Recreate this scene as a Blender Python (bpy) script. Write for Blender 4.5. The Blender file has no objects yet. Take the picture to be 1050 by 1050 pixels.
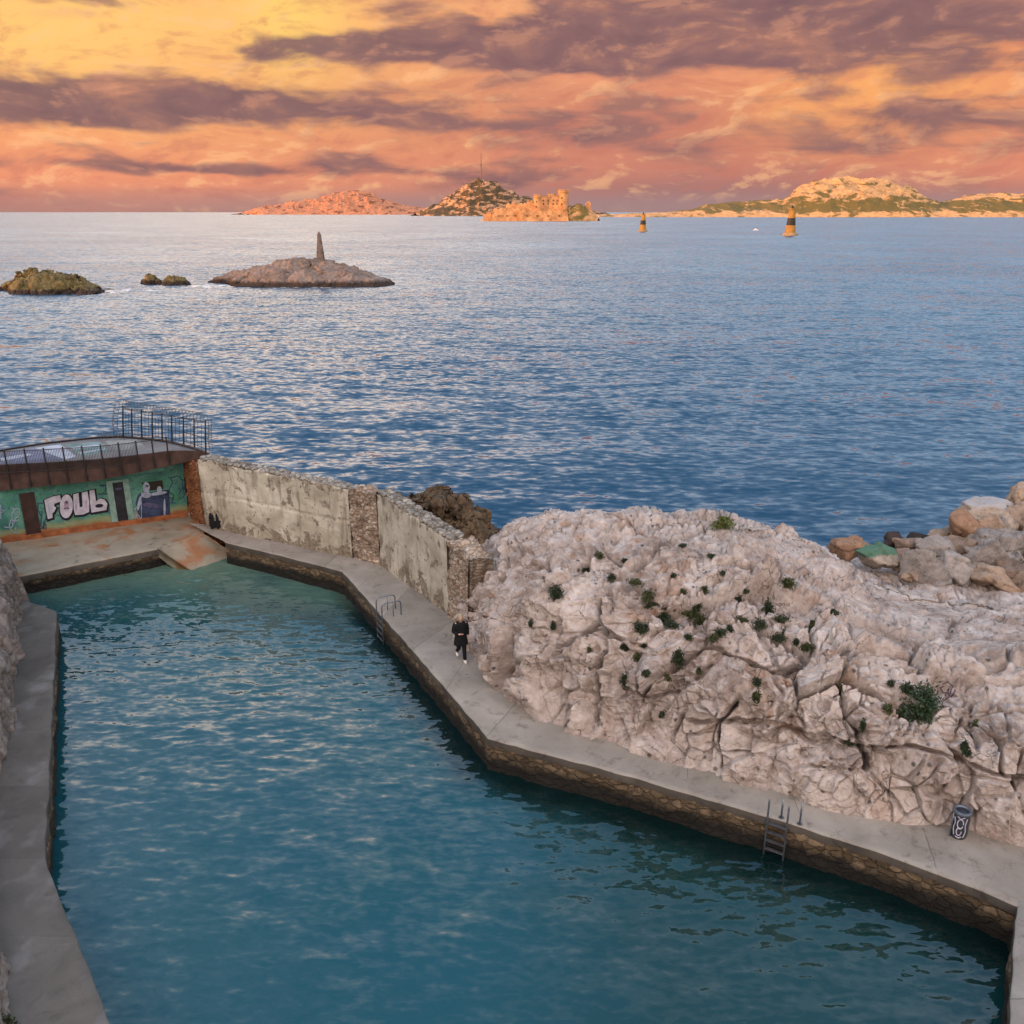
import bpy, bmesh, math, random
import numpy as np
from mathutils import Vector, Matrix
from mathutils.bvhtree import BVHTree

SC = bpy.context.scene
COL = SC.collection
R = math.radians
PI = math.pi

# ------------------------------------------------------------------ camera
CAM_Z = 16.0                    # metres above the sea: the road bridge the picture is taken from
F = 900.0 / 1050.0              # focal length in picture widths
PITCH = math.atan(307.5 / 900.0)
cam_d = bpy.data.cameras.new('camera')
cam = bpy.data.objects.new('camera', cam_d)
COL.objects.link(cam)
cam.location = (0, 0, CAM_Z)
cam.rotation_euler = (PI / 2 - PITCH, 0, 0)
cam_d.sensor_width = 36.0
cam_d.lens = 36.0 * F
cam_d.clip_start = 0.5
cam_d.clip_end = 200000.0
SC.camera = cam
CP, SP = math.cos(PITCH), math.sin(PITCH)


def ray(u, v):
    """direction seen at a point of the 1050-unit survey frame"""
    x = (u - 525.0) / 900.0
    y = -(v - 525.0) / 900.0
    return np.array([x, y * SP + CP, y * CP - SP])


def gnd(u, v, z=0.0):
    d = ray(u, v)
    t = (z - CAM_Z) / d[2]
    return np.array([d[0] * t, d[1] * t, z])


def aty(u, v, Y):
    d = ray(u, v)
    t = Y / d[1]
    return np.array([d[0] * t, Y, CAM_Z + d[2] * t])


# ------------------------------------------------------------------ numpy noise
def _h(ix, iy, iz, seed):
    with np.errstate(over='ignore'):
        n = (ix.astype(np.int64) * 374761393 + iy.astype(np.int64) * 668265263
             + iz.astype(np.int64) * 2147483647 + seed * 974634777) & 0xFFFFFFFF
        n = ((n ^ (n >> 13)) * 1274126177) & 0xFFFFFFFF
        n = ((n ^ (n >> 16)) * 2246822519) & 0xFFFFFFFF
        n = n ^ (n >> 15)
    return (n & 0xFFFFFF).astype(np.float64) / float(0x1000000)


def vnoise(P, seed=0):
    i = np.floor(P).astype(np.int64)
    f = P - i
    w = f * f * f * (f * (f * 6 - 15) + 10)
    r = 0
    for dx in (0, 1):
        wx = w[:, 0] if dx else 1 - w[:, 0]
        for dy in (0, 1):
            wy = w[:, 1] if dy else 1 - w[:, 1]
            for dz in (0, 1):
                wz = w[:, 2] if dz else 1 - w[:, 2]
                r = r + wx * wy * wz * _h(i[:, 0] + dx, i[:, 1] + dy, i[:, 2] + dz, seed)
    return r * 2 - 1


def fbm(P, octaves=4, seed=0, gain=0.5, lac=2.03):
    a, r, t = 1.0, 0, 0
    Q = P.copy()
    for k in range(octaves):
        r = r + a * vnoise(Q, seed + k * 17)
        t += a
        a *= gain
        Q = Q * lac + 3.7
    return r / t * 1.6


def ridge(P, octaves=4, seed=0):
    a, r, t = 1.0, 0, 0
    Q = P.copy()
    for k in range(octaves):
        r = r + a * (1 - np.abs(vnoise(Q, seed + k * 13)) * 2.0)
        t += a
        a *= 0.5
        Q = Q * 2.1 + 1.3
    return r / t


def voronoi(P, seed=0):
    """F1, F2 and a per-cell random value"""
    i = np.floor(P).astype(np.int64)
    n = len(P)
    f1 = np.full(n, 9.0)
    f2 = np.full(n, 9.0)
    cid = np.zeros(n)
    for dx in (-1, 0, 1):
        for dy in (-1, 0, 1):
            for dz in (-1, 0, 1):
                c0, c1, c2 = i[:, 0] + dx, i[:, 1] + dy, i[:, 2] + dz
                px = c0 + _h(c0, c1, c2, seed)
                py = c1 + _h(c0, c1, c2, seed + 1)
                pz = c2 + _h(c0, c1, c2, seed + 2)
                d = np.sqrt((px - P[:, 0]) ** 2 + (py - P[:, 1]) ** 2 + (pz - P[:, 2]) ** 2)
                m = d < f1
                f2 = np.where(m, f1, np.minimum(f2, d))
                cid = np.where(m, _h(c0, c1, c2, seed + 3), cid)
                f1 = np.where(m, d, f1)
    return f1, f2, cid


def sstep(a, b, x):
    t = np.clip((x - a) / (b - a), 0, 1)
    return t * t * (3 - 2 * t)


# ------------------------------------------------------------------ objects
def wloc(o):
    v = Vector((0, 0, 0))
    while o is not None:
        v = v + Vector(o.location)
        o = o.parent
    return v


def link_mesh(name, me, mats, parent=None, smooth=False):
    if not isinstance(mats, (list, tuple)):
        mats = [mats]
    for m in mats:
        me.materials.append(m)
    if smooth:
        me.polygons.foreach_set('use_smooth', np.ones(len(me.polygons), dtype=bool))
    o = bpy.data.objects.new(name, me)
    COL.objects.link(o)
    if parent is not None:
        o.parent = parent
    me.update()
    return o


def np_mesh(name, V, Fq, mats, parent=None, smooth=True, origin=None):
    """V (n,3) world coordinates, Fq list/array of quads or tris"""
    V = np.asarray(V, dtype=np.float64).copy()
    loc = None
    if parent is not None:
        V -= np.array(wloc(parent))
    elif origin is not None:
        loc = np.asarray(origin, dtype=np.float64)
        V -= loc
    Fq = np.asarray(Fq, dtype=np.int32)
    k = Fq.shape[1]
    me = bpy.data.meshes.new(name)
    me.vertices.add(len(V))
    me.vertices.foreach_set('co', V.astype(np.float32).ravel())
    me.loops.add(Fq.size)
    me.loops.foreach_set('vertex_index', Fq.ravel())
    me.polygons.add(len(Fq))
    me.polygons.foreach_set('loop_start', np.arange(0, Fq.size, k, dtype=np.int32))
    me.update(calc_edges=True)
    o = link_mesh(name, me, mats, parent, smooth)
    if loc is not None:
        o.location = loc
    return o


def grid_faces(nr, nc, wrap=False, flip=False):
    r = np.arange(nr - 1)[:, None]
    c = np.arange(nc if wrap else nc - 1)[None, :]
    c2 = (c + 1) % nc
    a = r * nc + c
    b = r * nc + c2
    d = (r + 1) * nc + c
    e = (r + 1) * nc + c2
    q = np.stack([a, b, e, d], axis=-1).reshape(-1, 4)
    return q[:, ::-1] if flip else q


def tag(o, label=None, cat=None, group=None, kind=None):
    if label: o['label'] = label
    if cat: o['category'] = cat
    if group: o['group'] = group
    if kind: o['kind'] = kind
    return o


def thing(name, label, cat, loc=(0, 0, 0), group=None, rz=0.0):
    o = bpy.data.objects.new(name, None)
    o.empty_display_size = 0.2
    COL.objects.link(o)
    o.location = loc
    o.rotation_euler = (0, 0, rz)
    return tag(o, label, cat, group)


class MB:
    """collects simple shapes and links them as ONE mesh"""

    def __init__(s):
        s.V = []
        s.Fc = []

    def add(s, verts, faces):
        o = len(s.V)
        s.V.extend([tuple(map(float, v)) for v in verts])
        s.Fc.extend([tuple(i + o for i in f) for f in faces])
        return s

    def box(s, c, d, M=None):
        x, y, z = c
        a, b, e = d[0] / 2, d[1] / 2, d[2] / 2
        vs = [(x + i * a, y + j * b, z + k * e) for k in (-1, 1) for j in (-1, 1) for i in (-1, 1)]
        if M is not None:
            vs = [tuple(M @ Vector(v)) for v in vs]
        return s.add(vs, [(0, 2, 3, 1), (4, 5, 7, 6), (0, 1, 5, 4), (2, 6, 7, 3), (0, 4, 6, 2), (1, 3, 7, 5)])

    def hexa(s, lo, hi):
        """lo, hi: two rings of the same number of points"""
        n = len(lo)
        f = [tuple(range(n))[::-1], tuple(range(n, 2 * n))]
        for i in range(n):
            j = (i + 1) % n
            f.append((i, j, n + j, n + i))
        return s.add(list(lo) + list(hi), f)

    def tube(s, pts, r, seg=8, cap=True):
        pts = [Vector(p) for p in pts]
        rr = r if isinstance(r, (list, tuple)) else [r] * len(pts)
        rings = []
        prev = None
        for i, p in enumerate(pts):
            if i == 0: t = pts[1] - pts[0]
            elif i == len(pts) - 1: t = pts[-1] - pts[-2]
            else: t = (pts[i + 1] - pts[i]).normalized() + (pts[i] - pts[i - 1]).normalized()
            if t.length < 1e-9: t = Vector((0, 0, 1))
            t.normalize()
            if prev is None:
                a = Vector((0, 0, 1)) if abs(t.z) < 0.9 else Vector((1, 0, 0))
                u = t.cross(a).normalized()
            else:
                u = (prev - t * prev.dot(t))
                u = u.normalized() if u.length > 1e-6 else t.orthogonal().normalized()
            prev = u
            w = t.cross(u)
            rings.append([p + (u * math.cos(2 * PI * k / seg) + w * math.sin(2 * PI * k / seg)) * rr[i] for k in range(seg)])
        f = []
        for i in range(len(pts) - 1):
            for k in range(seg):
                k2 = (k + 1) % seg
                f.append((i * seg + k, i * seg + k2, (i + 1) * seg + k2, (i + 1) * seg + k))
        if cap:
            f.append(tuple(range(seg))[::-1])
            f.append(tuple((len(pts) - 1) * seg + k for k in range(seg)))
        return s.add([v for r_ in rings for v in r_], f)

    def lathe(s, prof, c=(0, 0, 0), seg=24, sx=1.0, sy=1.0, cap=True):
        vs, f = [], []
        for (r, z) in prof:
            for k in range(seg):
                a = 2 * PI * k / seg
                vs.append((c[0] + r * sx * math.cos(a), c[1] + r * sy * math.sin(a), c[2] + z))
        for i in range(len(prof) - 1):
            for k in range(seg):
                k2 = (k + 1) % seg
                f.append((i * seg + k, i * seg + k2, (i + 1) * seg + k2, (i + 1) * seg + k))
        if cap:
            f.append(tuple(range(seg))[::-1])
            f.append(tuple((len(prof) - 1) * seg + k for k in range(seg)))
        return s.add(vs, f)

    def build(s, name, mat, parent=None, smooth=False, origin=None, bevel=0.0, seg=2):
        off = Vector((0, 0, 0))
        if parent is not None:
            off = wloc(parent)
        elif origin is not None:
            off = Vector(origin)
        me = bpy.data.meshes.new(name)
        me.from_pydata([tuple(Vector(v) - off) for v in s.V], [], s.Fc)
        bm = bmesh.new()
        bm.from_mesh(me)
        bmesh.ops.recalc_face_normals(bm, faces=bm.faces)
        if bevel > 0:
            es = [e for e in bm.edges if len(e.link_faces) == 2 and e.calc_face_angle(0) > 0.6]
            bmesh.ops.bevel(bm, geom=es, offset=bevel, segments=seg, affect='EDGES', profile=0.6, clamp_overlap=True)
        bm.to_mesh(me)
        bm.free()
        o = link_mesh(name, me, mat, parent, smooth)
        if parent is None and origin is not None:
            o.location = off
        return o


# ------------------------------------------------------------------ node helper
class NT:
    def __init__(s, tree):
        s.t = tree
        s.nodes = tree.nodes
        s.links = tree.links

    def new(s, typ, **kw):
        n = s.nodes.new(typ)
        for k, v in kw.items():
            setattr(n, k, v)
        return n

    def put(s, sock, val):
        if val is None: return
        if isinstance(val, bpy.types.NodeSocket):
            s.links.new(val, sock)
        else:
            if sock.type == 'RGBA' and hasattr(val, '__len__') and len(val) == 3:
                val = tuple(val) + (1.0,)
            sock.default_value = val

    def m(s, op, a, b=None, c=None, clamp=False):
        n = s.new('ShaderNodeMath', operation=op)
        n.use_clamp = clamp
        s.put(n.inputs[0], a); s.put(n.inputs[1], b)
        if c is not None: s.put(n.inputs[2], c)
        return n.outputs[0]

    def vm(s, op, a, b=None, scale=None):
        n = s.new('ShaderNodeVectorMath', operation=op)
        s.put(n.inputs[0], a)
        if b is not None: s.put(n.inputs[1], b)
        if scale is not None: s.put(n.inputs['Scale'], scale)
        return n.outputs['Value'] if op in ('DOT_PRODUCT', 'LENGTH', 'DISTANCE') else n.outputs[0]

    def xyz(s, x, y, z):
        n = s.new('ShaderNodeCombineXYZ')
        s.put(n.inputs[0], x); s.put(n.inputs[1], y); s.put(n.inputs[2], z)
        return n.outputs[0]

    def sep(s, v):
        n = s.new('ShaderNodeSeparateXYZ')
        s.put(n.inputs[0], v)
        return n.outputs[0], n.outputs[1], n.outputs[2]

    def noise(s, vec, scale=1.0, detail=4.0, rough=0.5, dist=0.0, color=False):
        n = s.new('ShaderNodeTexNoise')
        s.put(n.inputs['Vector'], vec)
        s.put(n.inputs['Scale'], scale)
        s.put(n.inputs['Detail'], detail)
        s.put(n.inputs['Roughness'], rough)
        s.put(n.inputs['Distortion'], dist)
        return n.outputs['Color'] if color else n.outputs['Fac']

    def vor(s, vec, scale=1.0, feature='F1', out='Distance', rnd=1.0):
        n = s.new('ShaderNodeTexVoronoi', feature=feature)
        s.put(n.inputs['Vector'], vec)
        s.put(n.inputs['Scale'], scale)
        s.put(n.inputs['Randomness'], rnd)
        return n.outputs[out]

    def ramp(s, fac, stops, interp='LINEAR'):
        n = s.new('ShaderNodeValToRGB')
        cr = n.color_ramp
        cr.interpolation = interp
        while len(cr.elements) < len(stops):
            cr.elements.new(0.5)
        for e, (p, c) in zip(cr.elements, stops):
            e.position = p
            if not hasattr(c, '__len__'): c = (c, c, c)
            e.color = tuple(c) + (1.0,) if len(c) == 3 else c
        s.put(n.inputs[0], fac)
        return n.outputs[0]

    def step(s, x, a, b, lo=0.0, hi=1.0):
        n = s.new('ShaderNodeMapRange', interpolation_type='SMOOTHSTEP')
        s.put(n.inputs[0], x); s.put(n.inputs[1], a); s.put(n.inputs[2], b)
        s.put(n.inputs[3], lo); s.put(n.inputs[4], hi)
        return n.outputs[0]

    def mix(s, fac, a, b, blend='MIX'):
        n = s.new('ShaderNodeMix', data_type='RGBA', blend_type=blend)
        n.clamp_factor = True
        s.put(n.inputs[0], fac)
        s.put(n.inputs[6], a); s.put(n.inputs[7], b)
        return n.outputs[2]

    def bump(s, h, strength=0.5, dist=0.05, normal=None):
        n = s.new('ShaderNodeBump')
        s.put(n.inputs['Height'], h)
        s.put(n.inputs['Strength'], strength)
        s.put(n.inputs['Distance'], dist)
        if normal is not None: s.put(n.inputs['Normal'], normal)
        return n.outputs[0]


def material(name, rough=0.8, spec=0.3, metal=0.0):
    m = bpy.data.materials.new(name)
    m.use_nodes = True
    nt = NT(m.node_tree)
    b = m.node_tree.nodes['Principled BSDF']
    b.inputs['Roughness'].default_value = rough
    b.inputs['Specular IOR Level'].default_value = spec
    b.inputs['Metallic'].default_value = metal
    g = nt.new('ShaderNodeNewGeometry')
    return m, nt, b, g.outputs['Position']


def srgb(r, g, b):
    def f(c):
        c /= 255.0
        return c / 12.92 if c <= 0.04045 else ((c + 0.055) / 1.055) ** 2.4
    return (f(r), f(g), f(b))


def simple(name, col, rough=0.6, spec=0.3, metal=0.0, var=0.25, scale=6.0, bump=0.1):
    """flat colour broken by wear"""
    m, nt, b, P = material(name, rough, spec, metal)
    n = nt.noise(P, scale, 6, 0.6)
    lo = tuple(c * (1 - var) for c in col)
    hi = tuple(min(1, c * (1 + var)) for c in col)
    nt.put(b.inputs['Base Color'], nt.ramp(n, [(0.3, lo), (0.7, hi)]))
    if bump:
        nt.put(b.inputs['Normal'], nt.bump(nt.noise(P, scale * 4, 4), bump, 0.02))
    return m
# ------------------------------------------------------------------ sky and sun
SUN_AZ = -105.0      # degrees from the view axis: low over the sea, on the left and a little behind
SUN_EL = 6.0


def build_world():
    w = bpy.data.worlds.new('World')
    SC.world = w
    w.use_nodes = True
    nt = NT(w.node_tree)
    bg = w.node_tree.nodes['Background']
    tc = nt.new('ShaderNodeTexCoord')
    D = tc.outputs['Generated']
    x, y, z = nt.sep(D)
    A = nt.m('MULTIPLY', nt.m('ARCTAN2', x, y), 180 / PI)
    E = nt.m('MULTIPLY', nt.m('ARCSINE', nt.m('MAXIMUM', nt.m('MINIMUM', z, 0.9999), -0.9999)), 180 / PI)
    E0 = nt.m('MAXIMUM', E, 0.0)

    def ae(u, v):
        d = ray(u, v)
        d = d / np.linalg.norm(d)
        return math.degrees(math.atan2(d[0], d[1])), math.degrees(math.asin(d[2]))

    # domain for the clouds: flattened near the horizon
    Q = nt.xyz(nt.m('MULTIPLY', A, 0.060), nt.m('MULTIPLY', E0, 0.15), 0.0)
    wn = nt.noise(Q, 1.0, 4, 0.55, color=True)
    wc = nt.vm('SUBTRACT', wn, (0.5, 0.5, 0.5))
    wx, wy, _ = nt.sep(wc)
    Aw = nt.m('ADD', A, nt.m('MULTIPLY', wx, 16.0))
    Ew = nt.m('ADD', E, nt.m('MULTIPLY', wy, 4.2))

    def blob(u, v, su, sv, tilt=0.0, warp=True, amp=1.0):
        a0, e0 = ae(u, v)
        sa, se = su * 0.0600, sv * 0.0575
        a_, e_ = (Aw, Ew) if warp else (A, E)
        da = nt.m('SUBTRACT', a_, a0)
        de = nt.m('SUBTRACT', e_, e0)
        if tilt:
            de = nt.m('SUBTRACT', de, nt.m('MULTIPLY', da, tilt))
        q = nt.m('ADD', nt.m('POWER', nt.m('ABSOLUTE', nt.m('DIVIDE', da, sa)), 2.0),
                 nt.m('POWER', nt.m('ABSOLUTE', nt.m('DIVIDE', de, se)), 2.0))
        g = nt.m('EXPONENT', nt.m('MULTIPLY', q, -0.5))
        return nt.m('MULTIPLY', g, amp) if amp != 1.0 else g

    def adds(*v):
        r = v[0]
        for k in v[1:]:
            r = nt.m('ADD', r, k)
        return r

    # --- warm air behind the clouds
    base = nt.ramp(nt.m('DIVIDE', E0, 14.0), [
        (0.00, srgb(166, 124, 116)), (0.05, srgb(196, 136, 118)), (0.14, srgb(232, 146, 112)),
        (0.35, srgb(244, 154, 108)), (0.60, srgb(240, 154, 110)), (0.85, srgb(230, 162, 120)), (1.0, srgb(214, 156, 124))])
    base = nt.mix(blob(80, 36, 180, 46), base, srgb(255, 204, 118))
    base = nt.mix(blob(330, 60, 150, 52, amp=0.8), base, srgb(250, 178, 112))
    base = nt.mix(blob(300, 12, 40, 45, warp=False, amp=0.7), base, srgb(255, 214, 112))
    base = nt.mix(blob(700, 140, 260, 55, amp=0.75), base, srgb(182, 118, 106))
    base = nt.mix(blob(900, 88, 75, 34, amp=0.9), base, srgb(246, 170, 104))
    base = nt.mix(blob(600, 75, 120, 14, amp=0.6), base, srgb(240, 160, 120))
    base = nt.mix(blob(110, 190, 260, 22, amp=0.45), base, srgb(232, 146, 112))
    base = nt.mix(blob(720, 196, 190, 13, warp=False, amp=0.75), base, srgb(150, 112, 112))

    # --- billows: the same noise read twice, a little apart, gives a lit and a shaded side
    cu = nt.noise(Q, 3.4, 7, 0.56, 0.35)
    cu2 = nt.noise(nt.vm('ADD', Q, (-0.030, 0.045, 0)), 3.4, 7, 0.56, 0.35)
    rel = nt.m('SUBTRACT', cu, cu2)
    lit = nt.step(rel, 0.01, 0.12)
    shd = nt.step(rel, 0.0, -0.12)
    Qs = nt.xyz(nt.m('MULTIPLY', A, 0.032), nt.m('MULTIPLY', E0, 0.20), 3.0)
    st = nt.noise(Qs, 3.0, 5, 0.50, 0.5)
    warmth = nt.mix(nt.m('MULTIPLY', lit, 0.75), base, nt.mix(0.6, base, srgb(255, 196, 140)))
    warmth = nt.mix(nt.m('MULTIPLY', shd, 0.42), warmth, srgb(190, 116, 100))
    warmth = nt.mix(nt.step(st, 0.50, 0.70, 0, 0.22), warmth, srgb(176, 116, 106))

    # --- purple cloud banks
    bias = adds(blob(95, 104, 165, 17, -0.010, amp=0.62), blob(330, 120, 160, 8, -0.030, amp=0.42),
                blob(55, 4, 65, 8, amp=0.42), blob(255, 62, 34, 5, amp=0.33), blob(310, 46, 60, 8, amp=0.34),
                blob(960, 15, 230, 42, 0.01, amp=0.60), blob(700, 32, 190, 26, amp=0.42), blob(470, 60, 110, 14, amp=0.42),
                blob(640, 56, 80, 12, amp=0.40), blob(520, 30, 110, 16, amp=0.34), blob(860, 115, 120, 12, amp=0.12), blob(560, 128, 150, 14, amp=0.10),
                blob(300, 170, 150, 7, amp=0.36), blob(520, 178, 110, 8, amp=0.22), blob(850, 155, 210, 22, amp=0.24),
                blob(1000, 130, 80, 10, amp=0.22), blob(130, 168, 120, 5, amp=0.2))
    dn = nt.m('ADD', nt.m('MULTIPLY', nt.m('SUBTRACT', st, 0.5), 0.85), nt.m('MULTIPLY', nt.m('SUBTRACT', cu, 0.5), 1.35))
    cov = nt.step(nt.m('ADD', dn, bias), 0.16, 0.50)
    dcol = nt.ramp(cu, [(0.30, srgb(108, 84, 94)), (0.5, srgb(130, 98, 101)), (0.64, srgb(160, 114, 104)), (0.78, srgb(214, 146, 114))])
    dcol = nt.mix(nt.m('MULTIPLY', lit, 0.42), dcol, srgb(206, 142, 116))
    front = nt.vm('SCALE', nt.mix(nt.m('MULTIPLY', cov, 0.92), warmth, dcol), scale=0.90)
    # thin bluish grey bank on the horizon
    hz = nt.m('MULTIPLY', nt.step(E, 1.6, 0.35), nt.step(A, -34, 8, 0.30, 0.88))
    front = nt.mix(hz, front, srgb(150, 122, 122))

    # --- the sky above the picture and behind the camera: broken pale cloud on blue
    nish = nt.new('ShaderNodeTexSky', sky_type='NISHITA')
    nish.sun_disc = False
    nish.sun_elevation = R(SUN_EL)
    nish.sun_rotation = R(SUN_AZ)
    nish.altitude = 20
    nish.air_density = 1.2
    nish.dust_density = 1.5
    grad = nt.ramp(nt.m('DIVIDE', E0, 90.0), [(0.15, UP_B), (0.34, tuple(c * 0.98 for c in UP_B)), (0.62, UP_Z), (1.0, UP_Z)])
    blue = nt.vm('ADD', nt.vm('SCALE', nish.outputs[0], scale=0.06), grad)
    C3 = nt.noise(D, 2.6, 5, 0.58, 0.4)
    C3b = nt.step(C3, 0.42, 0.66)
    back = nt.step(y, 0.35, -0.5)
    puff = nt.mix(back, UP_PUFF_F, UP_PUFF_B)
    upper = nt.mix(nt.m('MULTIPLY', C3b, nt.m('ADD', 0.35, nt.m('MULTIPLY', back, 0.5))), blue, puff)
    # yellow glow reaching up on the left, above the frame: what glitters on the water there
    a1 = nt.m('DIVIDE', nt.m('SUBTRACT', A, -14.0), 14.0)
    e1 = nt.m('DIVIDE', nt.m('SUBTRACT', E, 17.0), 7.5)
    gl = nt.m('EXPONENT', nt.m('MULTIPLY', nt.m('ADD', nt.m('MULTIPLY', a1, a1), nt.m('MULTIPLY', e1, e1)), -0.5))
    upper = nt.mix(nt.m('MULTIPLY', gl, 0.85), upper, GLOW)
    low_back = nt.mix(nt.step(E, 18, 2), upper, nt.mix(0.6, upper, (0.95, 0.62, 0.45)))
    side = nt.step(nt.m('ABSOLUTE', A), 48, 80)
    mixf = nt.m('MAXIMUM', nt.step(E, 11.4, 14.0), side)
    col = nt.mix(mixf, front, nt.mix(side, upper, low_back))
    # below the horizon: dull sea colour
    col = nt.mix(nt.step(E, -0.05, -0.6), col, (0.10, 0.14, 0.18))
    nt.put(bg.inputs['Color'], col)
    bg.inputs['Strength'].default_value = 1.0
    w.cycles.sampling_method = 'MANUAL'
    w.cycles.sample_map_resolution = 512


UP_B = (0.57, 0.77, 1.02)
UP_Z = (0.24, 0.46, 0.78)
UP_PUFF_F = (0.85, 1.02, 1.24)
UP_PUFF_B = (4.8, 3.6, 2.85)
GLOW = (2.90, 2.30, 1.80)
build_world()

sd = bpy.data.lights.new('sun', 'SUN')
sd.energy = 4.6
sd.angle = R(0.6)
sd.color = (1.0, 0.43, 0.13)
sun = bpy.data.objects.new('sun', sd)
COL.objects.link(sun)
_a, _e = R(SUN_AZ), R(SUN_EL)
_to = Vector((math.sin(_a) * math.cos(_e), math.cos(_a) * math.cos(_e), math.sin(_e)))
sun.rotation_euler = _to.to_track_quat('Z', 'Y').to_euler()
sun.location = _to * 100

SC.view_settings.view_transform = 'Standard'
SC.view_settings.look = 'None'
SC.view_settings.exposure = 0.28
SC.view_settings.gamma = 1.0
SC.cycles.use_denoising = True
try:
    SC.cycles.denoiser = 'OPENIMAGEDENOISE'
except Exception:
    pass
SC.cycles.max_bounces = 4
SC.cycles.diffuse_bounces = 2
SC.cycles.glossy_bounces = 2
SC.cycles.caustics_reflective = False
SC.cycles.sample_clamp_indirect = 4.0
# ------------------------------------------------------------------ materials
def mk_rock(name, cols, rust=0.5, vein=True, scale=1.0, moss=0.0, wet=None, bump=0.6):
    """weathered limestone: pale mottling, ochre seepage streaks, small black lichen spots"""
    m, nt, b, P = material(name, 0.88, 0.25)
    n1 = nt.noise(P, 0.6 * scale, 6, 0.64, 0.3)
    n2 = nt.noise(P, 3.2 * scale, 6, 0.66, 0.2)
    c = nt.ramp(n1, [(0.28, cols[0]), (0.45, cols[1]), (0.58, cols[2]), (0.75, cols[3])])
    c = nt.mix(nt.step(n2, 0.45, 0.70, 0, 0.6), c, cols[3])
    c = nt.mix(nt.step(n2, 0.46, 0.30, 0, 0.55), c, cols[0])
    if rust:
        x, y, z = nt.sep(P)
        sv = nt.xyz(nt.m('MULTIPLY', x, 1.1), nt.m('MULTIPLY', y, 1.1), nt.m('MULTIPLY', z, 0.28))
        r = nt.noise(sv, 1.0, 7, 0.6, 0.5)
        r2 = nt.noise(P, 0.30, 3, 0.5)
        rm = nt.m('MULTIPLY', nt.step(r, 0.50, 0.66), nt.step(r2, 0.42, 0.62))
        c = nt.mix(nt.m('MULTIPLY', rm, rust), c, (0.30, 0.155, 0.075))
        r3 = nt.noise(P, 1.7, 6, 0.6)
        c = nt.mix(nt.step(r3, 0.60, 0.74, 0, 0.35 * min(1, rust * 1.6)), c, (0.33, 0.22, 0.15))
    sp = nt.vor(P, 3.0 * scale, 'F1')
    sn = nt.noise(P, 1.1 * scale, 4, 0.6)
    c = nt.mix(nt.m('MULTIPLY', nt.step(sp, 0.27, 0.12), nt.step(sn, 0.47, 0.62, 0, 0.85)), c, (0.045, 0.04, 0.035))
    if moss:
        c = nt.mix(nt.step(nt.noise(P, 0.9 * scale, 6, 0.6), 0.5, 0.68, 0, moss), c, (0.10, 0.085, 0.02))
    if wet is not None:
        x, y, z = nt.sep(P)
        zz = nt.m('ADD', z, nt.m('MULTIPLY', nt.m('SUBTRACT', n2, 0.5), wet * 0.9))
        c = nt.mix(nt.step(zz, wet, wet * 0.45), c, (0.035, 0.025, 0.02))
    if vein:   # hairline joints filled with dark lichen
        qv = nt.vm('ADD', nt.vm('MULTIPLY', P, (1.0, 1.0, 0.8)), nt.vm('SCALE', nt.noise(P, 1.6, 5, 0.65, color=True), scale=0.55))
        e1 = nt.vor(qv, 1.5 * scale, 'DISTANCE_TO_EDGE')
        vm_ = nt.m('MULTIPLY', nt.step(e1, 0.022, 0.004), nt.step(nt.noise(P, 0.9, 4, 0.6), 0.46, 0.60, 0, 0.8))
        c = nt.mix(vm_, c, (0.060, 0.045, 0.036))
    nt.put(b.inputs['Base Color'], c)
    h = nt.noise(P, 6 * scale, 7, 0.70, 0.15)
    nt.put(b.inputs['Normal'], nt.bump(h, bump, 0.12 / scale))
    return m


LIME = [(0.190, 0.138, 0.112), (0.395, 0.318, 0.275), (0.520, 0.440, 0.392), (0.680, 0.605, 0.555)]
M_ROCK = mk_rock('limestone', LIME, 0.7, bump=1.0)
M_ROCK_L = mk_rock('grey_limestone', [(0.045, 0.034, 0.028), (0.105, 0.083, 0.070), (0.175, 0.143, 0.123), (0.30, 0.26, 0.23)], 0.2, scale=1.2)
M_ROCK_D = mk_rock('dark_sea_rock', [(0.03, 0.022, 0.016), (0.075, 0.05, 0.03), (0.13, 0.085, 0.045), (0.20, 0.14, 0.085)], 0.25, wet=0.7)
M_ISLET = mk_rock('islet_rock', [(0.10, 0.075, 0.06), (0.165, 0.122, 0.100), (0.21, 0.158, 0.132), (0.27, 0.205, 0.175)], 0.0, scale=0.5, wet=1.6, bump=0.5)
M_ISLET_G = mk_rock('islet_rock_algae', [(0.05, 0.038, 0.015), (0.11, 0.085, 0.03), (0.17, 0.125, 0.05), (0.24, 0.18, 0.09)], 0.0, scale=0.5, moss=0.5, wet=1.3)


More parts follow.
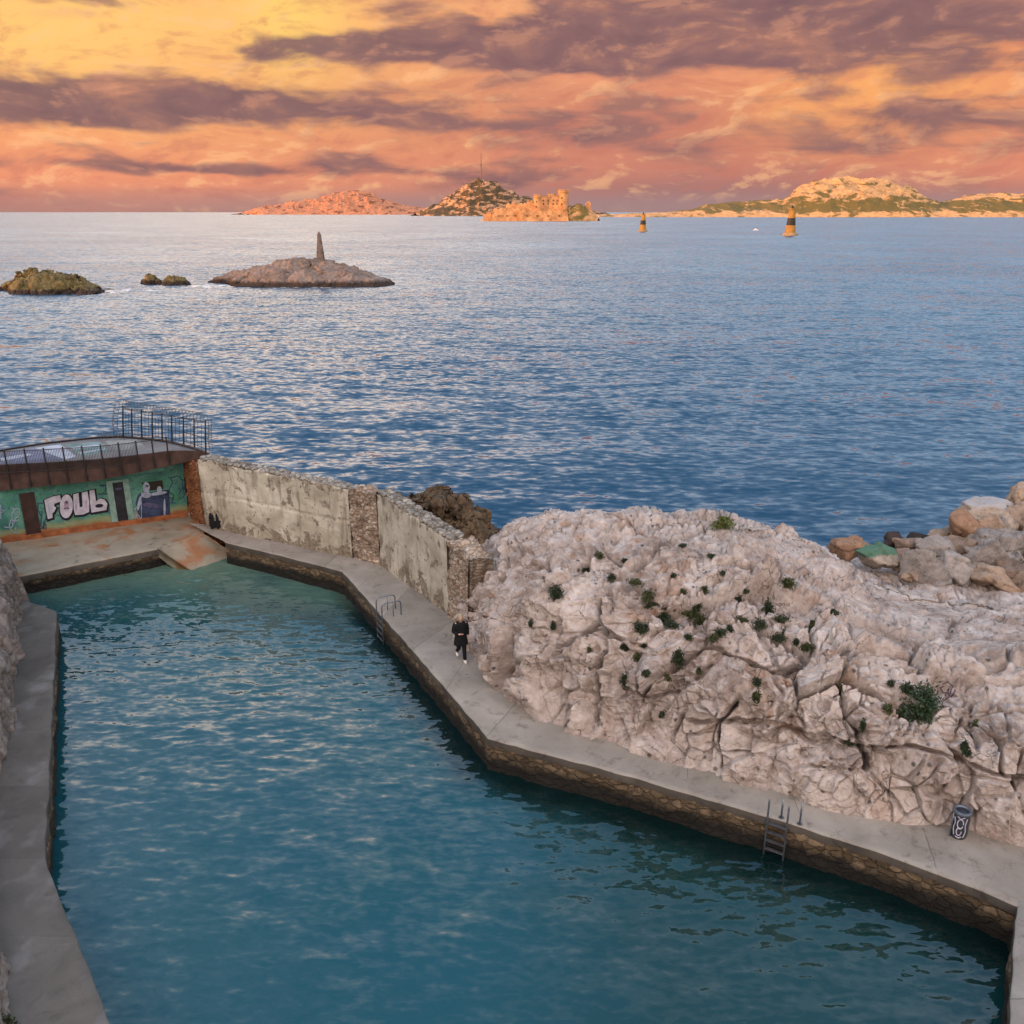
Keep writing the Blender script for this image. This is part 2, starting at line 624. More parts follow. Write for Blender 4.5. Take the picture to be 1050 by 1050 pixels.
def mk_concrete(name, c0, c1, stain=(0.10, 0.09, 0.08), blot=0.5, joints=None, pale=None):
    m, nt, b, P = material(name, 0.85, 0.3)
    n = nt.noise(P, 0.7, 8, 0.6, 0.3)
    c = nt.ramp(n, [(0.32, c0), (0.68, c1)])
    n2 = nt.noise(P, 2.3, 8, 0.7, 0.5)
    c = nt.mix(nt.step(n2, 0.52, 0.72, 0, blot), c, stain)
    c = nt.mix(nt.step(nt.noise(P, 30, 3, 0.6), 0.45, 0.75, 0, 0.22), c, stain)
    if pale:
        x, y, z = nt.sep(P)
        pv = nt.xyz(nt.m('MULTIPLY', x, 0.8), nt.m('MULTIPLY', y, 0.62), 0.0)
        c = nt.mix(nt.step(nt.noise(pv, 1.0, 4, 0.5), 0.52, 0.68, 0, 0.6), c, pale)
    ck = nt.vor(nt.vm('ADD', P, nt.vm('SCALE', nt.noise(P, 1.5, 4, color=True), scale=0.6)), 0.33, 'DISTANCE_TO_EDGE')
    c = nt.mix(nt.step(ck, 0.004, 0.0, 0, 0.22), c, (0.08, 0.072, 0.065))
    # cast in bays: a joint every few metres, every bay a slightly different pour
    al = nt.new('ShaderNodeAttribute', attribute_name='along').outputs['Fac']
    bay = nt.m('DIVIDE', nt.m('ADD', al, nt.m('MULTIPLY', nt.noise(P, 2.0, 3), 0.08)), 3.1)
    rnd = nt.new('ShaderNodeTexWhiteNoise', noise_dimensions='1D')
    nt.put(rnd.inputs['W'], nt.m('FLOOR', bay))
    c = nt.vm('SCALE', c, scale=nt.m('ADD', 0.88, nt.m('MULTIPLY', rnd.outputs['Value'], 0.22)))
    fr_ = nt.m('ABSOLUTE', nt.m('SUBTRACT', nt.m('FRACT', bay), 0.5))
    jm = nt.m('MULTIPLY', nt.step(fr_, 0.4925, 0.497), nt.step(nt.noise(P, 1.2, 3), 0.38, 0.55))
    c = nt.mix(nt.m('MULTIPLY', jm, 0.55), c, (0.06, 0.052, 0.044))
    nt.put(b.inputs['Base Color'], c)
    h = nt.m('ADD', nt.noise(P, 18, 6, 0.65), nt.m('MULTIPLY', n2, 0.8))
    nt.put(b.inputs['Normal'], nt.bump(h, 0.3, 0.02))
    return m


M_WALK = mk_concrete('walkway_concrete', (0.215, 0.186, 0.154), (0.325, 0.288, 0.245), (0.125, 0.104, 0.083), 0.8)
M_WALK_L = mk_concrete('old_walkway_concrete', (0.070, 0.061, 0.052), (0.112, 0.099, 0.086), (0.046, 0.039, 0.033), 0.5, pale=(0.185, 0.172, 0.165))
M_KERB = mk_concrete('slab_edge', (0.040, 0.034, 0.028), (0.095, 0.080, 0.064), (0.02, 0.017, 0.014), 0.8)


def mk_platform():
    m, nt, b, P = material('platform_concrete', 0.8, 0.3)
    n = nt.noise(P, 0.7, 8, 0.6, 0.4)
    c = nt.ramp(n, [(0.3, (0.20, 0.165, 0.115)), (0.7, (0.30, 0.265, 0.205))])
    r = nt.noise(P, 0.55, 7, 0.62, 0.8)
    c = nt.mix(nt.step(r, 0.48, 0.66, 0, 0.85), c, (0.27, 0.105, 0.035))
    c = nt.mix(nt.step(nt.noise(P, 1.6, 6, 0.65), 0.56, 0.72, 0, 0.6), c, (0.055, 0.045, 0.035))
    nt.put(b.inputs['Base Color'], c)
    nt.put(b.inputs['Normal'], nt.bump(nt.noise(P, 12, 7, 0.65), 0.35, 0.03))
    return m


M_PLAT = mk_platform()


def mk_masonry(name, c0, c1, mortar, sc=2.4, flat=0.55, alg=True):
    """rubble stone courses; stones are cells squashed in height"""
    m, nt, b, P = material(name, 0.85, 0.3)
    x, y, z = nt.sep(P)
    q = nt.xyz(x, y, nt.m('DIVIDE', z, flat))
    q = nt.vm('ADD', q, nt.vm('SCALE', nt.noise(P, 3, 5, 0.65, color=True), scale=0.42))
    d = nt.vor(q, sc, 'DISTANCE_TO_EDGE')
    cc = nt.vor(q, sc, 'F1', 'Color')
    r, g, bb = nt.sep(cc)
    c = nt.mix(r, c0, c1)
    c = nt.mix(nt.step(nt.noise(P, 9, 6, 0.65), 0.45, 0.75, 0, 0.5), c, tuple(k * 0.45 for k in c0))
    c = nt.mix(nt.step(d, 0.07, 0.0, 0, 0.6), c, mortar)
    c = nt.mix(nt.step(nt.noise(P, 1.1, 7, 0.65), 0.45, 0.70, 0, 0.7), c, tuple(k * 0.32 for k in c0))
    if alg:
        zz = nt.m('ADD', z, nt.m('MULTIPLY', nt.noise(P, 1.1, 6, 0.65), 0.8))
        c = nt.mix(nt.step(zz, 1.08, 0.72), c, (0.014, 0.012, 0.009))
    nt.put(b.inputs['Base Color'], c)
    h = nt.m('ADD', nt.step(d, 0.0, 0.14), nt.m('MULTIPLY', nt.noise(P, 11, 6, 0.65), 0.5))
    nt.put(b.inputs['Normal'], nt.bump(h, 0.9, 0.06))
    return m


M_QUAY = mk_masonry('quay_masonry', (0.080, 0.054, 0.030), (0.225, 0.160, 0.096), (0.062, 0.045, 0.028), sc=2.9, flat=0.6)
M_RUBBLE = mk_masonry('rubble_masonry', (0.31, 0.205, 0.14), (0.56, 0.46, 0.36), (0.30, 0.225, 0.16), 3.6, 0.5, False)
M_COPING = mk_masonry('coping_stone', (0.26, 0.23, 0.19), (0.42, 0.38, 0.33), (0.09, 0.08, 0.07), 3.0, 0.6, False)


def mk_plaster():
    m, nt, b, P = material('old_render', 0.88, 0.2)
    x, y, z = nt.sep(P)
    n = nt.noise(P, 0.45, 8, 0.62, 0.4)
    c = nt.ramp(n, [(0.32, (0.27, 0.235, 0.175)), (0.5, (0.43, 0.385, 0.305)), (0.68, (0.60, 0.55, 0.455))])
    sv = nt.xyz(nt.m('MULTIPLY', x, 2.2), nt.m('MULTIPLY', y, 2.2), nt.m('MULTIPLY', z, 0.35))
    c = nt.mix(nt.step(nt.noise(sv, 1.0, 7, 0.65, 0.3), 0.50, 0.66, 0, 0.65), c, (0.150, 0.125, 0.090))
    peel = nt.noise(P, 1.5, 9, 0.7, 0.4)
    zl = nt.step(nt.m('SUBTRACT', z, 0.9), 1.5, 0.0, 0.0, 0.13)
    zt = nt.step(z, 4.0, 4.8, 0.0, 0.10)
    pm = nt.step(nt.m('ADD', nt.m('ADD', peel, zl), zt), 0.565, 0.63)
    c = nt.mix(nt.m('MULTIPLY', pm, 0.85), c, nt.ramp(nt.noise(P, 6, 4), [(0.35, (0.10, 0.075, 0.05)), (0.65, (0.24, 0.19, 0.14))]))
    c = nt.mix(nt.step(nt.vor(P, 3.4, 'F1'), 0.20, 0.08, 0, 0.7), c, (0.10, 0.085, 0.06))
    nt.put(b.inputs['Base Color'], c)
    h = nt.m('SUBTRACT', nt.m('MULTIPLY', nt.noise(P, 7, 8, 0.65), 0.6), pm)
    nt.put(b.inputs['Normal'], nt.bump(h, 0.6, 0.05))
    return m


M_PLASTER = mk_plaster()


def mk_hutwall():
    """teal paint with tags, worn to rust-brown at the foot"""
    m, nt, b, P = material('teal_paint', 0.75, 0.3)
    x, y, z = nt.sep(P)
    n = nt.noise(P, 0.9, 7, 0.6, 0.5)
    c = nt.ramp(n, [(0.3, (0.030, 0.115, 0.095)), (0.5, (0.060, 0.190, 0.150)), (0.7, (0.135, 0.270, 0.215))])
    c = nt.mix(nt.step(nt.noise(P, 2.2, 6, 0.65, 1.2), 0.53, 0.62, 0, 0.6), c, (0.035, 0.16, 0.05))
    c = nt.mix(nt.step(nt.noise(nt.vm('ADD', P, (9, 3, 2)), 2.6, 5, 0.6, 2.0), 0.56, 0.60, 0, 0.55), c, (0.03, 0.06, 0.085))
    zz = nt.m('ADD', z, nt.m('MULTIPLY', nt.m('SUBTRACT', nt.noise(P, 1.6, 6, 0.6), 0.5), 0.55))
    c = nt.mix(nt.step(zz, 1.62, 1.38, 0, 0.55), c, (0.29, 0.25, 0.10))
    c = nt.mix(nt.step(zz, 1.34, 1.14, 0, 0.95), c, (0.25, 0.085, 0.03))
    nt.put(b.inputs['Base Color'], c)
    nt.put(b.inputs['Normal'], nt.bump(nt.noise(P, 9, 6, 0.6), 0.3, 0.02))
    return m


M_HUT = mk_hutwall()
M_RUST = simple('rusty_brick', (0.24, 0.085, 0.035), 0.85, 0.2, var=0.55, scale=2.2, bump=0.5)
M_PIER = mk_masonry('red_brick', (0.26, 0.085, 0.03), (0.36, 0.17, 0.075), (0.13, 0.06, 0.035), 3.6, 0.4, False)
M_FASCIA = simple('brown_fascia', (0.062, 0.036, 0.030), 0.8, 0.2, var=0.5, scale=1.4, bump=0.3)
M_FRAME = simple('pale_door_frame', (0.17, 0.27, 0.235), 0.8, var=0.35, scale=3)
M_DOOR_B = simple('brown_door', (0.035, 0.017, 0.014), 0.7, var=0.4, scale=3)
M_DOOR_D = simple('dark_door', (0.014, 0.014, 0.020), 0.6, var=0.5, scale=3)
M_IRON = simple('black_iron', (0.016, 0.013, 0.013), 0.6, 0.4, var=0.5, scale=9)
M_WIRE = simple('barbed_wire', (0.060, 0.048, 0.045), 0.5, 0.5, var=0.4, scale=9)
M_STEEL = simple('galvanised_steel', (0.16, 0.18, 0.21), 0.35, 0.5, 0.7, var=0.3, scale=8)
M_RUNG = simple('ladder_steel', (0.10, 0.10, 0.11), 0.45, 0.5, 0.5, var=0.4, scale=8)
M_BLACKCLOTH = simple('black_cloth', (0.010, 0.010, 0.012), 0.9, 0.2, var=0.3, scale=20)
M_SKIN = simple('skin', (0.50, 0.30, 0.22), 0.6, 0.3, var=0.08, scale=20, bump=0)
M_HAIR = simple('fair_hair', (0.33, 0.25, 0.17), 0.7, 0.3, var=0.3, scale=60)
M_WHITE = simple('white_paint', (0.75, 0.74, 0.72), 0.6, 0.3, var=0.08, scale=8, bump=0)
M_TAGWHITE = simple('white_spray_paint', (0.40, 0.39, 0.45), 0.7, 0.2, var=0.25, scale=4, bump=0)
M_TAGBLACK = simple('black_spray_paint', (0.012, 0.011, 0.02), 0.7, 0.2, var=0.3, scale=4, bump=0)
M_TAGNAVY = simple('navy_spray_paint', (0.030, 0.042, 0.085), 0.7, 0.2, var=0.5, scale=3, bump=0)
M_TAGMAUVE = simple('mauve_spray_paint', (0.32, 0.24, 0.33), 0.7, 0.2, var=0.4, scale=3, bump=0)
M_TAGPURP = simple('purple_spray_paint', (0.10, 0.055, 0.085), 0.8, 0.2, var=0.3, scale=6, bump=0)
M_TAGFACE = simple('pale_blue_spray_paint', (0.26, 0.30, 0.38), 0.7, 0.2, var=0.3, scale=5, bump=0)
M_BIN = simple('dark_bin', (0.030, 0.034, 0.045), 0.55, 0.4, var=0.35, scale=6)
M_YELLOW = simple('beacon_yellow', (0.34, 0.17, 0.035), 0.7, var=0.3, scale=0.5, bump=0)
M_BEBLACK = simple('beacon_black', (0.02, 0.018, 0.016), 0.6, var=0.2, scale=0.5, bump=0)
M_OBELISK = simple('weathered_stone', (0.13, 0.105, 0.09), 0.9, 0.2, var=0.45, scale=1.2, bump=0.3)
M_CASTLE = simple('castle_stone', (0.50, 0.25, 0.11), 0.9, 0.1, var=0.5, scale=0.08, bump=0)
M_SLOT = simple('dark_opening', (0.03, 0.024, 0.02), 0.9, 0.1, var=0.2, scale=1, bump=0)
M_MAST = simple('mast_steel', (0.16, 0.10, 0.08), 0.6, 0.3, var=0.1, scale=1, bump=0)
M_GREENPAINT = None


def mk_roof():
    m, nt, b, P = material('roof_felt', 0.55, 0.4)
    n = nt.noise(P, 0.6, 7, 0.6, 0.5)
    c = nt.ramp(n, [(0.3, (0.060, 0.062, 0.070)), (0.7, (0.135, 0.135, 0.145))])
    nt.put(b.inputs['Base Color'], c)
    nt.put(b.inputs['Normal'], nt.bump(nt.noise(P, 10, 6, 0.6), 0.3, 0.02))
    return m


M_ROOF = mk_roof()
M_RPAINT = simple('pale_roof_paint', (0.33, 0.36, 0.42), 0.7, 0.3, var=0.35, scale=1.1, bump=0)
M_RPAINT2 = simple('slate_roof_paint', (0.115, 0.125, 0.185), 0.7, 0.3, var=0.4, scale=1.1, bump=0)
M_RPAINT3 = simple('sea_green_roof_paint', (0.13, 0.20, 0.20), 0.7, 0.3, var=0.4, scale=1.1, bump=0)


def mk_island(name, rockc, greenc, amt, low=None):
    m, nt, b, P = material(name, 0.9, 0.1)
    x, y, z = nt.sep(P)
    q = nt.xyz(nt.m('MULTIPLY', x, 0.02), nt.m('MULTIPLY', y, 0.008), nt.m('MULTIPLY', z, 0.05))
    n = nt.noise(q, 1.0, 9, 0.68, 0.6)
    n2 = nt.noise(q, 3.0, 8, 0.7)
    c = nt.ramp(n2, [(0.3, tuple(k * 0.55 for k in rockc)), (0.5, rockc), (0.7, tuple(min(1, k * 1.3) for k in rockc))])
    if low:      # scrub keeps to the lower slopes
        n = nt.m('ADD', n, nt.m('MULTIPLY', nt.m('MULTIPLY', nt.step(z, low, low * 0.5), nt.step(z, low * 0.14, low * 0.3)), 0.16))
    c = nt.mix(nt.step(n, 0.62 - amt * 0.25, 0.72 - amt * 0.25), c, greenc)
    nt.put(b.inputs['Base Color'], c)
    return m


M_ISL1 = mk_island('far_island_rock', (0.46, 0.19, 0.10), (0.15, 0.06, 0.035), 0.40)
M_ISL2 = mk_island('scrub_island_rock', (0.48, 0.25, 0.13), (0.085, 0.058, 0.030), 0.80)
M_ISL3 = mk_island('pale_island_rock', (0.56, 0.29, 0.125), (0.150, 0.105, 0.034), 0.45, low=80)


def mk_water(name, deep, shallow=None, sl=(1.0, 1.0, 1.0), rough=0.07, scl=1.0, spec=0.5, lean=0.0, ior=1.333):
    m, nt, b, P = material(name, rough, spec)
    b.inputs['IOR'].default_value = ior
    x, y, z = nt.sep(P)
    # wave slopes at several wavelengths: the noise channels are read as slopes, so the sea keeps its tilt far out
    g = nt.new('ShaderNodeNewGeometry').outputs['Normal']
    tot = None
    for (wl, ax, amp, det) in sl:
        q = nt.xyz(nt.m('DIVIDE', nt.m('ADD', x, nt.m('MULTIPLY', y, 0.18)), wl * ax), nt.m('DIVIDE', y, wl), wl * 3.1)
        c = nt.vm('SUBTRACT', nt.noise(q, 1.0, det, 0.5, 0.35, color=True), (0.5, 0.5, 0.5))
        c = nt.vm('MULTIPLY', c, (amp * 0.6, amp, 0.0))
        tot = c if tot is None else nt.vm('ADD', tot, c)
    # gusts: patches of rougher and calmer water
    gq = nt.xyz(nt.m('MULTIPLY', x, 0.010), nt.m('MULTIPLY', y, 0.012), 0.0)
    gust = nt.step(nt.noise(gq, 1.0, 6, 0.6, 0.8), 0.30, 0.70, 0.70, 1.25)
    tot = nt.vm('SCALE', tot, scale=gust)
    # wavelets run to the shore: their shoreward faces are the steeper ones
    tot = nt.vm('ADD', tot, (0.0, -lean, 0.0))
    nt.put(b.inputs['Normal'], nt.vm('NORMALIZE', nt.vm('ADD', g, tot)))
    if shallow is None:
        nt.put(b.inputs['Base Color'], deep)
    else:
        nt.put(b.inputs['Base Color'], shallow(nt, P, x, y, deep))
    return m


def sea_tint(nt, P, x, y, deep):
    # a little foam where the swell works round the rocks
    n = nt.noise(nt.xyz(nt.m('MULTIPLY', x, 0.35), nt.m('MULTIPLY', y, 0.18), 0), 1.0, 6, 0.68, 0.6)
    f = None
    for cx, cy, rx, ry in ((-95.0, 192.0, 14.0, 12.0), (-84.0, 195.0, 12.0, 9.0), (-70.0, 207.0, 18.0, 8.0), (-45.0, 206.0, 26.0, 11.0)):
        a = nt.m('DIVIDE', nt.m('SUBTRACT', x, cx), rx)
        b = nt.m('DIVIDE', nt.m('SUBTRACT', y, cy), ry)
        g = nt.m('EXPONENT', nt.m('MULTIPLY', nt.m('ADD', nt.m('MULTIPLY', a, a), nt.m('MULTIPLY', b, b)), -1.0))
        f = g if f is None else nt.m('MAXIMUM', f, g)
    m_ = nt.step(nt.m('ADD', n, nt.m('MULTIPLY', f, 0.30)), 0.76, 0.86, 0, 0.75)
    return nt.mix(m_, deep, (0.62, 0.64, 0.68))


M_SEA = mk_water('sea_water', (0.013, 0.050, 0.098), sea_tint,
                 [(9.0, 2.6, 0.22, 2), (1.8, 2.2, 0.66, 3), (0.5, 1.9, 0.95, 3)], 0.12, lean=0.175, ior=1.42)


def pool_tint(nt, P, x, y, deep):
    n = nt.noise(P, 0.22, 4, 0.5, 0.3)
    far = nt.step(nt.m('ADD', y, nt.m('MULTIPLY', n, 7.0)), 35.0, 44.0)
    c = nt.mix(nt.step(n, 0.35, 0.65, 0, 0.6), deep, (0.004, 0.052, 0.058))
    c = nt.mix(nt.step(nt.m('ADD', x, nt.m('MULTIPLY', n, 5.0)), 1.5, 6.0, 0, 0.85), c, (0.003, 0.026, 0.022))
    # shade and dark reflection of the quay, painted into the water colour beside it
    at = nt.new('ShaderNodeAttribute', attribute_name='quay_shade').outputs['Fac']
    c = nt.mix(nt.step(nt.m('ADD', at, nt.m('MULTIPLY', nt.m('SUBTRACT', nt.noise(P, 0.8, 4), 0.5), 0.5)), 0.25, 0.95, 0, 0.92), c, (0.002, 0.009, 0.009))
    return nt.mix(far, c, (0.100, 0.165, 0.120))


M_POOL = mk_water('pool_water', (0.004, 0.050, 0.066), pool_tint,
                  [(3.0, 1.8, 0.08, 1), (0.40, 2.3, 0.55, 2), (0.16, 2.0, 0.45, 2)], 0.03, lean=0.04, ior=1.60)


def mk_leaf(name, c):
    m, nt, b, P = material(name, 0.6, 0.3)
    n = nt.noise(P, 9, 3)
    nt.put(b.inputs['Base Color'], nt.ramp(n, [(0.3, tuple(k * 0.6 for k in c)), (0.7, tuple(k * 1.5 for k in c))]))
    return m


M_LEAF = mk_leaf('dark_leaves', (0.024, 0.034, 0.014))
M_LEAF_O = mk_leaf('olive_leaves', (0.045, 0.052, 0.016))
M_LEAF_B = mk_leaf('bush_leaves', (0.030, 0.052, 0.024))
M_LEAF_Y = mk_leaf('yellow_green_leaves', (0.085, 0.105, 0.022))
M_TWIG = simple('twig', (0.09, 0.06, 0.04), 0.9, 0.1, var=0.3, scale=20, bump=0)


def boulder_mat(name, c, paint=None):
    cols = [tuple(k * f for k in c) for f in (0.5, 0.85, 1.05, 1.4)]
    m = mk_rock(name, cols, 0.0, scale=1.6, bump=0.5)
    if paint:
        nt = NT(m.node_tree)
        b = m.node_tree.nodes['Principled BSDF']
        old = b.inputs['Base Color'].links[0].from_socket
        tc = nt.new('ShaderNodeTexCoord')
        ox, oy, oz = nt.sep(tc.outputs['Object'])
        P = nt.new('ShaderNodeNewGeometry').outputs['Position']
        k = nt.m('ADD', oz, nt.m('MULTIPLY', nt.m('SUBTRACT', nt.noise(P, 3, 5), 0.5), 0.5))
        nt.put(b.inputs['Base Color'], nt.mix(nt.step(k, paint[1], paint[1] + 0.12, 0, 0.9), old, paint[0]))
    return m
# ------------------------------------------------------------------ sea
WZ = 1.1       # deck of the walkways above the water
PZ = 0.9       # platform in front of the bathing hut
rng = np.random.default_rng(7)


def build_sea():
    ys = [24.0]
    while ys[-1] < 420:
        ys.append(ys[-1] + max(0.16, ys[-1] ** 2 / (CAM_Z * 1000.0) * 0.55))
    while ys[-1] < 90000:
        ys.append(ys[-1] * 1.10)
    ys = np.array(ys)
    th = np.linspace(-0.98, 0.98, 620)
    tt = np.tan(th)
    Y = np.repeat(ys[:, None], len(tt), 1)
    X = Y * tt[None, :]
    P = np.stack([X.ravel(), Y.ravel(), np.zeros(X.size)], 1)
    d = P[:, 1]
    z = np.zeros(len(P))
    near = d < 420
    Q = P[near]
    zz = np.zeros(len(Q))
    for wl, ax, amp, sd_ in ((9.0, 2.4, 0.07, 1), (4.2, 2.2, 0.05, 5), (1.9, 2.0, 0.040, 9), (0.9, 1.8, 0.026, 13)):
        q = np.stack([(Q[:, 0] + 0.2 * Q[:, 1]) / (wl * ax), Q[:, 1] / wl, np.full(len(Q), sd_ * 2.3)], 1)
        n = vnoise(q, sd_) + 0.5 * vnoise(q * 1.9 + 5, sd_ + 2)
        w = np.clip(wl / (Q[:, 1] ** 2 / (CAM_Z * 1000) * 2.5 + 0.1) - 1, 0, 1)
        zz += amp * (np.abs(n) * 1.4 - 0.5) * w * -1
    z[near] = zz * sstep(420, 250, Q[:, 1])
    # the sea stays below the deck level of the basin behind its walls
    z -= 0.6 * sstep(46, 40, d) * sstep(10, 0, P[:, 0])
    P[:, 2] = z
    o = np_mesh('sea', P, grid_faces(len(ys), len(tt)), M_SEA)
    tag(o, kind='structure')


build_sea()

# ------------------------------------------------------------------ basin: outlines surveyed as points on the deck level
RW = [((231, 556), (206, 543)), ((290, 570), (290, 555)), ((351, 586), (372, 573)), ((386, 625), (412, 592)),
      ((417, 660), (461, 632)), ((471, 722), (490, 678)), ((500, 757), (530, 724)), ((600, 783), (620, 763)),
      ((700, 812), (700, 788)), ((790, 838), (780, 810)), ((900, 873), (880, 835)), ((1000, 910), (985, 852)),
      ((1046, 931), (1065, 870)), ((1150, 972), (1260, 912))]
LW = [((58, 627), (24, 615)), ((56, 680), (8, 672)), ((52, 770), (-20, 770)), ((46, 880), (-70, 880)),
      ((78, 960), (-70, 960)), ((113, 1050), (-70, 1050)), ((170, 1200), (-70, 1200)), ((260, 1500), (-100, 1500))]
PF = [((-90, 612), (-90, 570)), ((20, 591), (20, 555)), ((90, 577), (100, 543)), ((161, 563), (165, 533)), ((208, 549), (214, 533))]


def lin(p, q, t):
    return p + (q - p) * t


def resample(pts, step):
    out = []
    for a, b in zip(pts[:-1], pts[1:]):
        n = max(1, int(round(np.linalg.norm((b - a)[:2]) / step)))
        for k in range(n):
            out.append(lin(a, b, k / n))
    out.append(pts[-1])
    return np.array(out)


def pair_resample(A, B, step):
    oa, ob = [], []
    for i in range(len(A) - 1):
        n = max(1, int(round(np.linalg.norm((A[i + 1] - A[i])[:2]) / step)))
        for k in range(n):
            oa.append(lin(A[i], A[i + 1], k / n)); ob.append(lin(B[i], B[i + 1], k / n))
    oa.append(A[-1]); ob.append(B[-1])
    return np.array(oa), np.array(ob)


def slab(name, inner, outer, thick, mat_top, mat_edge, push=1.4, jit=0.045, seed=3):
    """deck between its water edge and its landward edge; the landward edge runs on under rock or wall"""
    A, B = pair_resample(inner, outer, 0.22)
    dirs = B - A
    dirs /= np.linalg.norm(dirs, axis=1)[:, None]
    B = B + dirs * push
    n = len(A)
    e = fbm(A * 1.7, 4, seed) * jit
    A = A - dirs * e[:, None]
    K = 14
    rows = [np.column_stack([A[:, :2], A[:, 2] - thick])]
    rows.append(np.column_stack([A[:, :2] - dirs[:, :2] * 0.0, A[:, 2] - 0.03]))
    rows.append(A + dirs * 0.03)
    for k in range(1, K + 1):
        P = A + (B - A) * (k / K)
        P[:, 2] += fbm(P * 0.7, 3, seed + 5) * 0.02
        rows.append(P)
    V = np.concatenate(rows)
    fq = grid_faces(len(rows), n)
    o = np_mesh(name, V, fq, [mat_top, mat_edge], smooth=False)
    mi = np.zeros(len(fq), dtype=np.int32)
    mi[:(n - 1) * 1] = 1
    o.data.polygons.foreach_set('material_index', mi)
    al = np.concatenate([[0], np.cumsum(np.linalg.norm(np.diff(A, axis=0), axis=1))])
    at = o.data.attributes.new('along', 'FLOAT', 'POINT')
    at.data.foreach_set('value', np.tile(al, len(rows)).astype(np.float32))
    # underside strip so the slab is solid along its edge
    return o, A, B, dirs


def quay(parent, A, dirs, top, mat, inset=0.06, seed=11, depth=-1.6):
    n = len(A)
    zs = np.linspace(top, depth, 26)
    rows = []
    for z in zs:
        P = np.column_stack([A[:, :2] + dirs[:, :2] * inset, np.full(n, z)])
        f1, f2, cid = voronoi(np.column_stack([P[:, 0] * 2.2, P[:, 1] * 2.2, P[:, 2] * 4.2]), seed)
        dd = 0.05 * (cid - 0.5) + 0.06 * sstep(0.0, 0.25, f2 - f1) + 0.04 * fbm(P * 2.5, 3, seed)
        P[:, :2] -= dirs[:, :2] * dd[:, None]
        rows.append(P)
    o = np_mesh('quay_face', np.concatenate(rows), grid_faces(len(zs), n), mat, parent)
    return o


def G(uv, z):
    return gnd(uv[0], uv[1], z)


rin = [G(p[0], WZ) for p in RW]
rout = [G(p[1], WZ) for p in RW]
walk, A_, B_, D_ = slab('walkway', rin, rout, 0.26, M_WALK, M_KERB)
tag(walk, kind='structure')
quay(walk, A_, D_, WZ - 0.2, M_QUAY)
POOL_R = (A_ + B_) / 2

# the short arm of the quay that comes towards the viewer on the right
qa = [G(p, WZ + 0.006) for p in ((1047, 933), (1036, 1050), (1020, 1240), (1005, 1500))]
qb = [np.array([p[0] + 7.0, p[1] - 0.2 * k, WZ + 0.006]) for k, p in enumerate(qa)]
qa[0] = qa[0] + np.array([0.03, 0.25, 0.004])
qb[0] = qb[0] + np.array([0, 0.6, 0.004])
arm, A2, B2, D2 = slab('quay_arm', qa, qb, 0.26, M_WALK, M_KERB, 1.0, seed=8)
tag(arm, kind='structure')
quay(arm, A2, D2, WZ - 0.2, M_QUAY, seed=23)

lin_ = [G(p[0], WZ) for p in LW]
lout = [G(p[1], WZ) for p in LW]
lwalk, A3, B3, D3 = slab('old_walkway', lin_, lout, 0.30, M_WALK_L, M_KERB, 1.0, seed=14)
tag(lwalk, kind='structure')
quay(lwalk, A3, D3, WZ - 0.24, M_QUAY, seed=31)
# its far end
e0, e1 = A3[0], B3[0]
mb = MB()
nn = 12
dv = (e1 - e0)
for k in range(nn):
    a = e0 + dv * (k / nn); b = e0 + dv * ((k + 1) / nn)
    mb.add([(a[0], a[1], -1), (b[0], b[1], -1), (b[0], b[1], WZ - 0.004), (a[0], a[1], WZ - 0.004)], [(0, 1, 2, 3)])
mb.build('end_face', M_QUAY, lwalk)

pin = [G(p[0], PZ) for p in PF]
pout = [G(p[1], PZ) for p in PF]
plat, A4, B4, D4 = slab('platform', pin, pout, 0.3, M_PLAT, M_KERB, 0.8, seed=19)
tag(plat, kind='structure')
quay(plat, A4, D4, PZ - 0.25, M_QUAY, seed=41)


def inside(poly, x, y):
    r = np.zeros(len(x), dtype=bool)
    n = len(poly)
    j = n - 1
    for i in range(n):
        xi, yi = poly[i]; xj, yj = poly[j]
        c = ((yi > y) != (yj > y)) & (x < (xj - xi) * (y - yi) / (yj - yi + 1e-12) + xi)
        r ^= c
        j = i
    return r


def poly_dist(U, Vv, pts):
    best = np.full(U.shape, 1e9)
    for (ax, ay), (bx, by) in zip(pts[:-1], pts[1:]):
        dx, dy = bx - ax, by - ay
        t = np.clip(((U - ax) * dx + (Vv - ay) * dy) / (dx * dx + dy * dy), 0, 1)
        best = np.minimum(best, np.hypot(U - ax - t * dx, Vv - ay - t * dy))
    return best


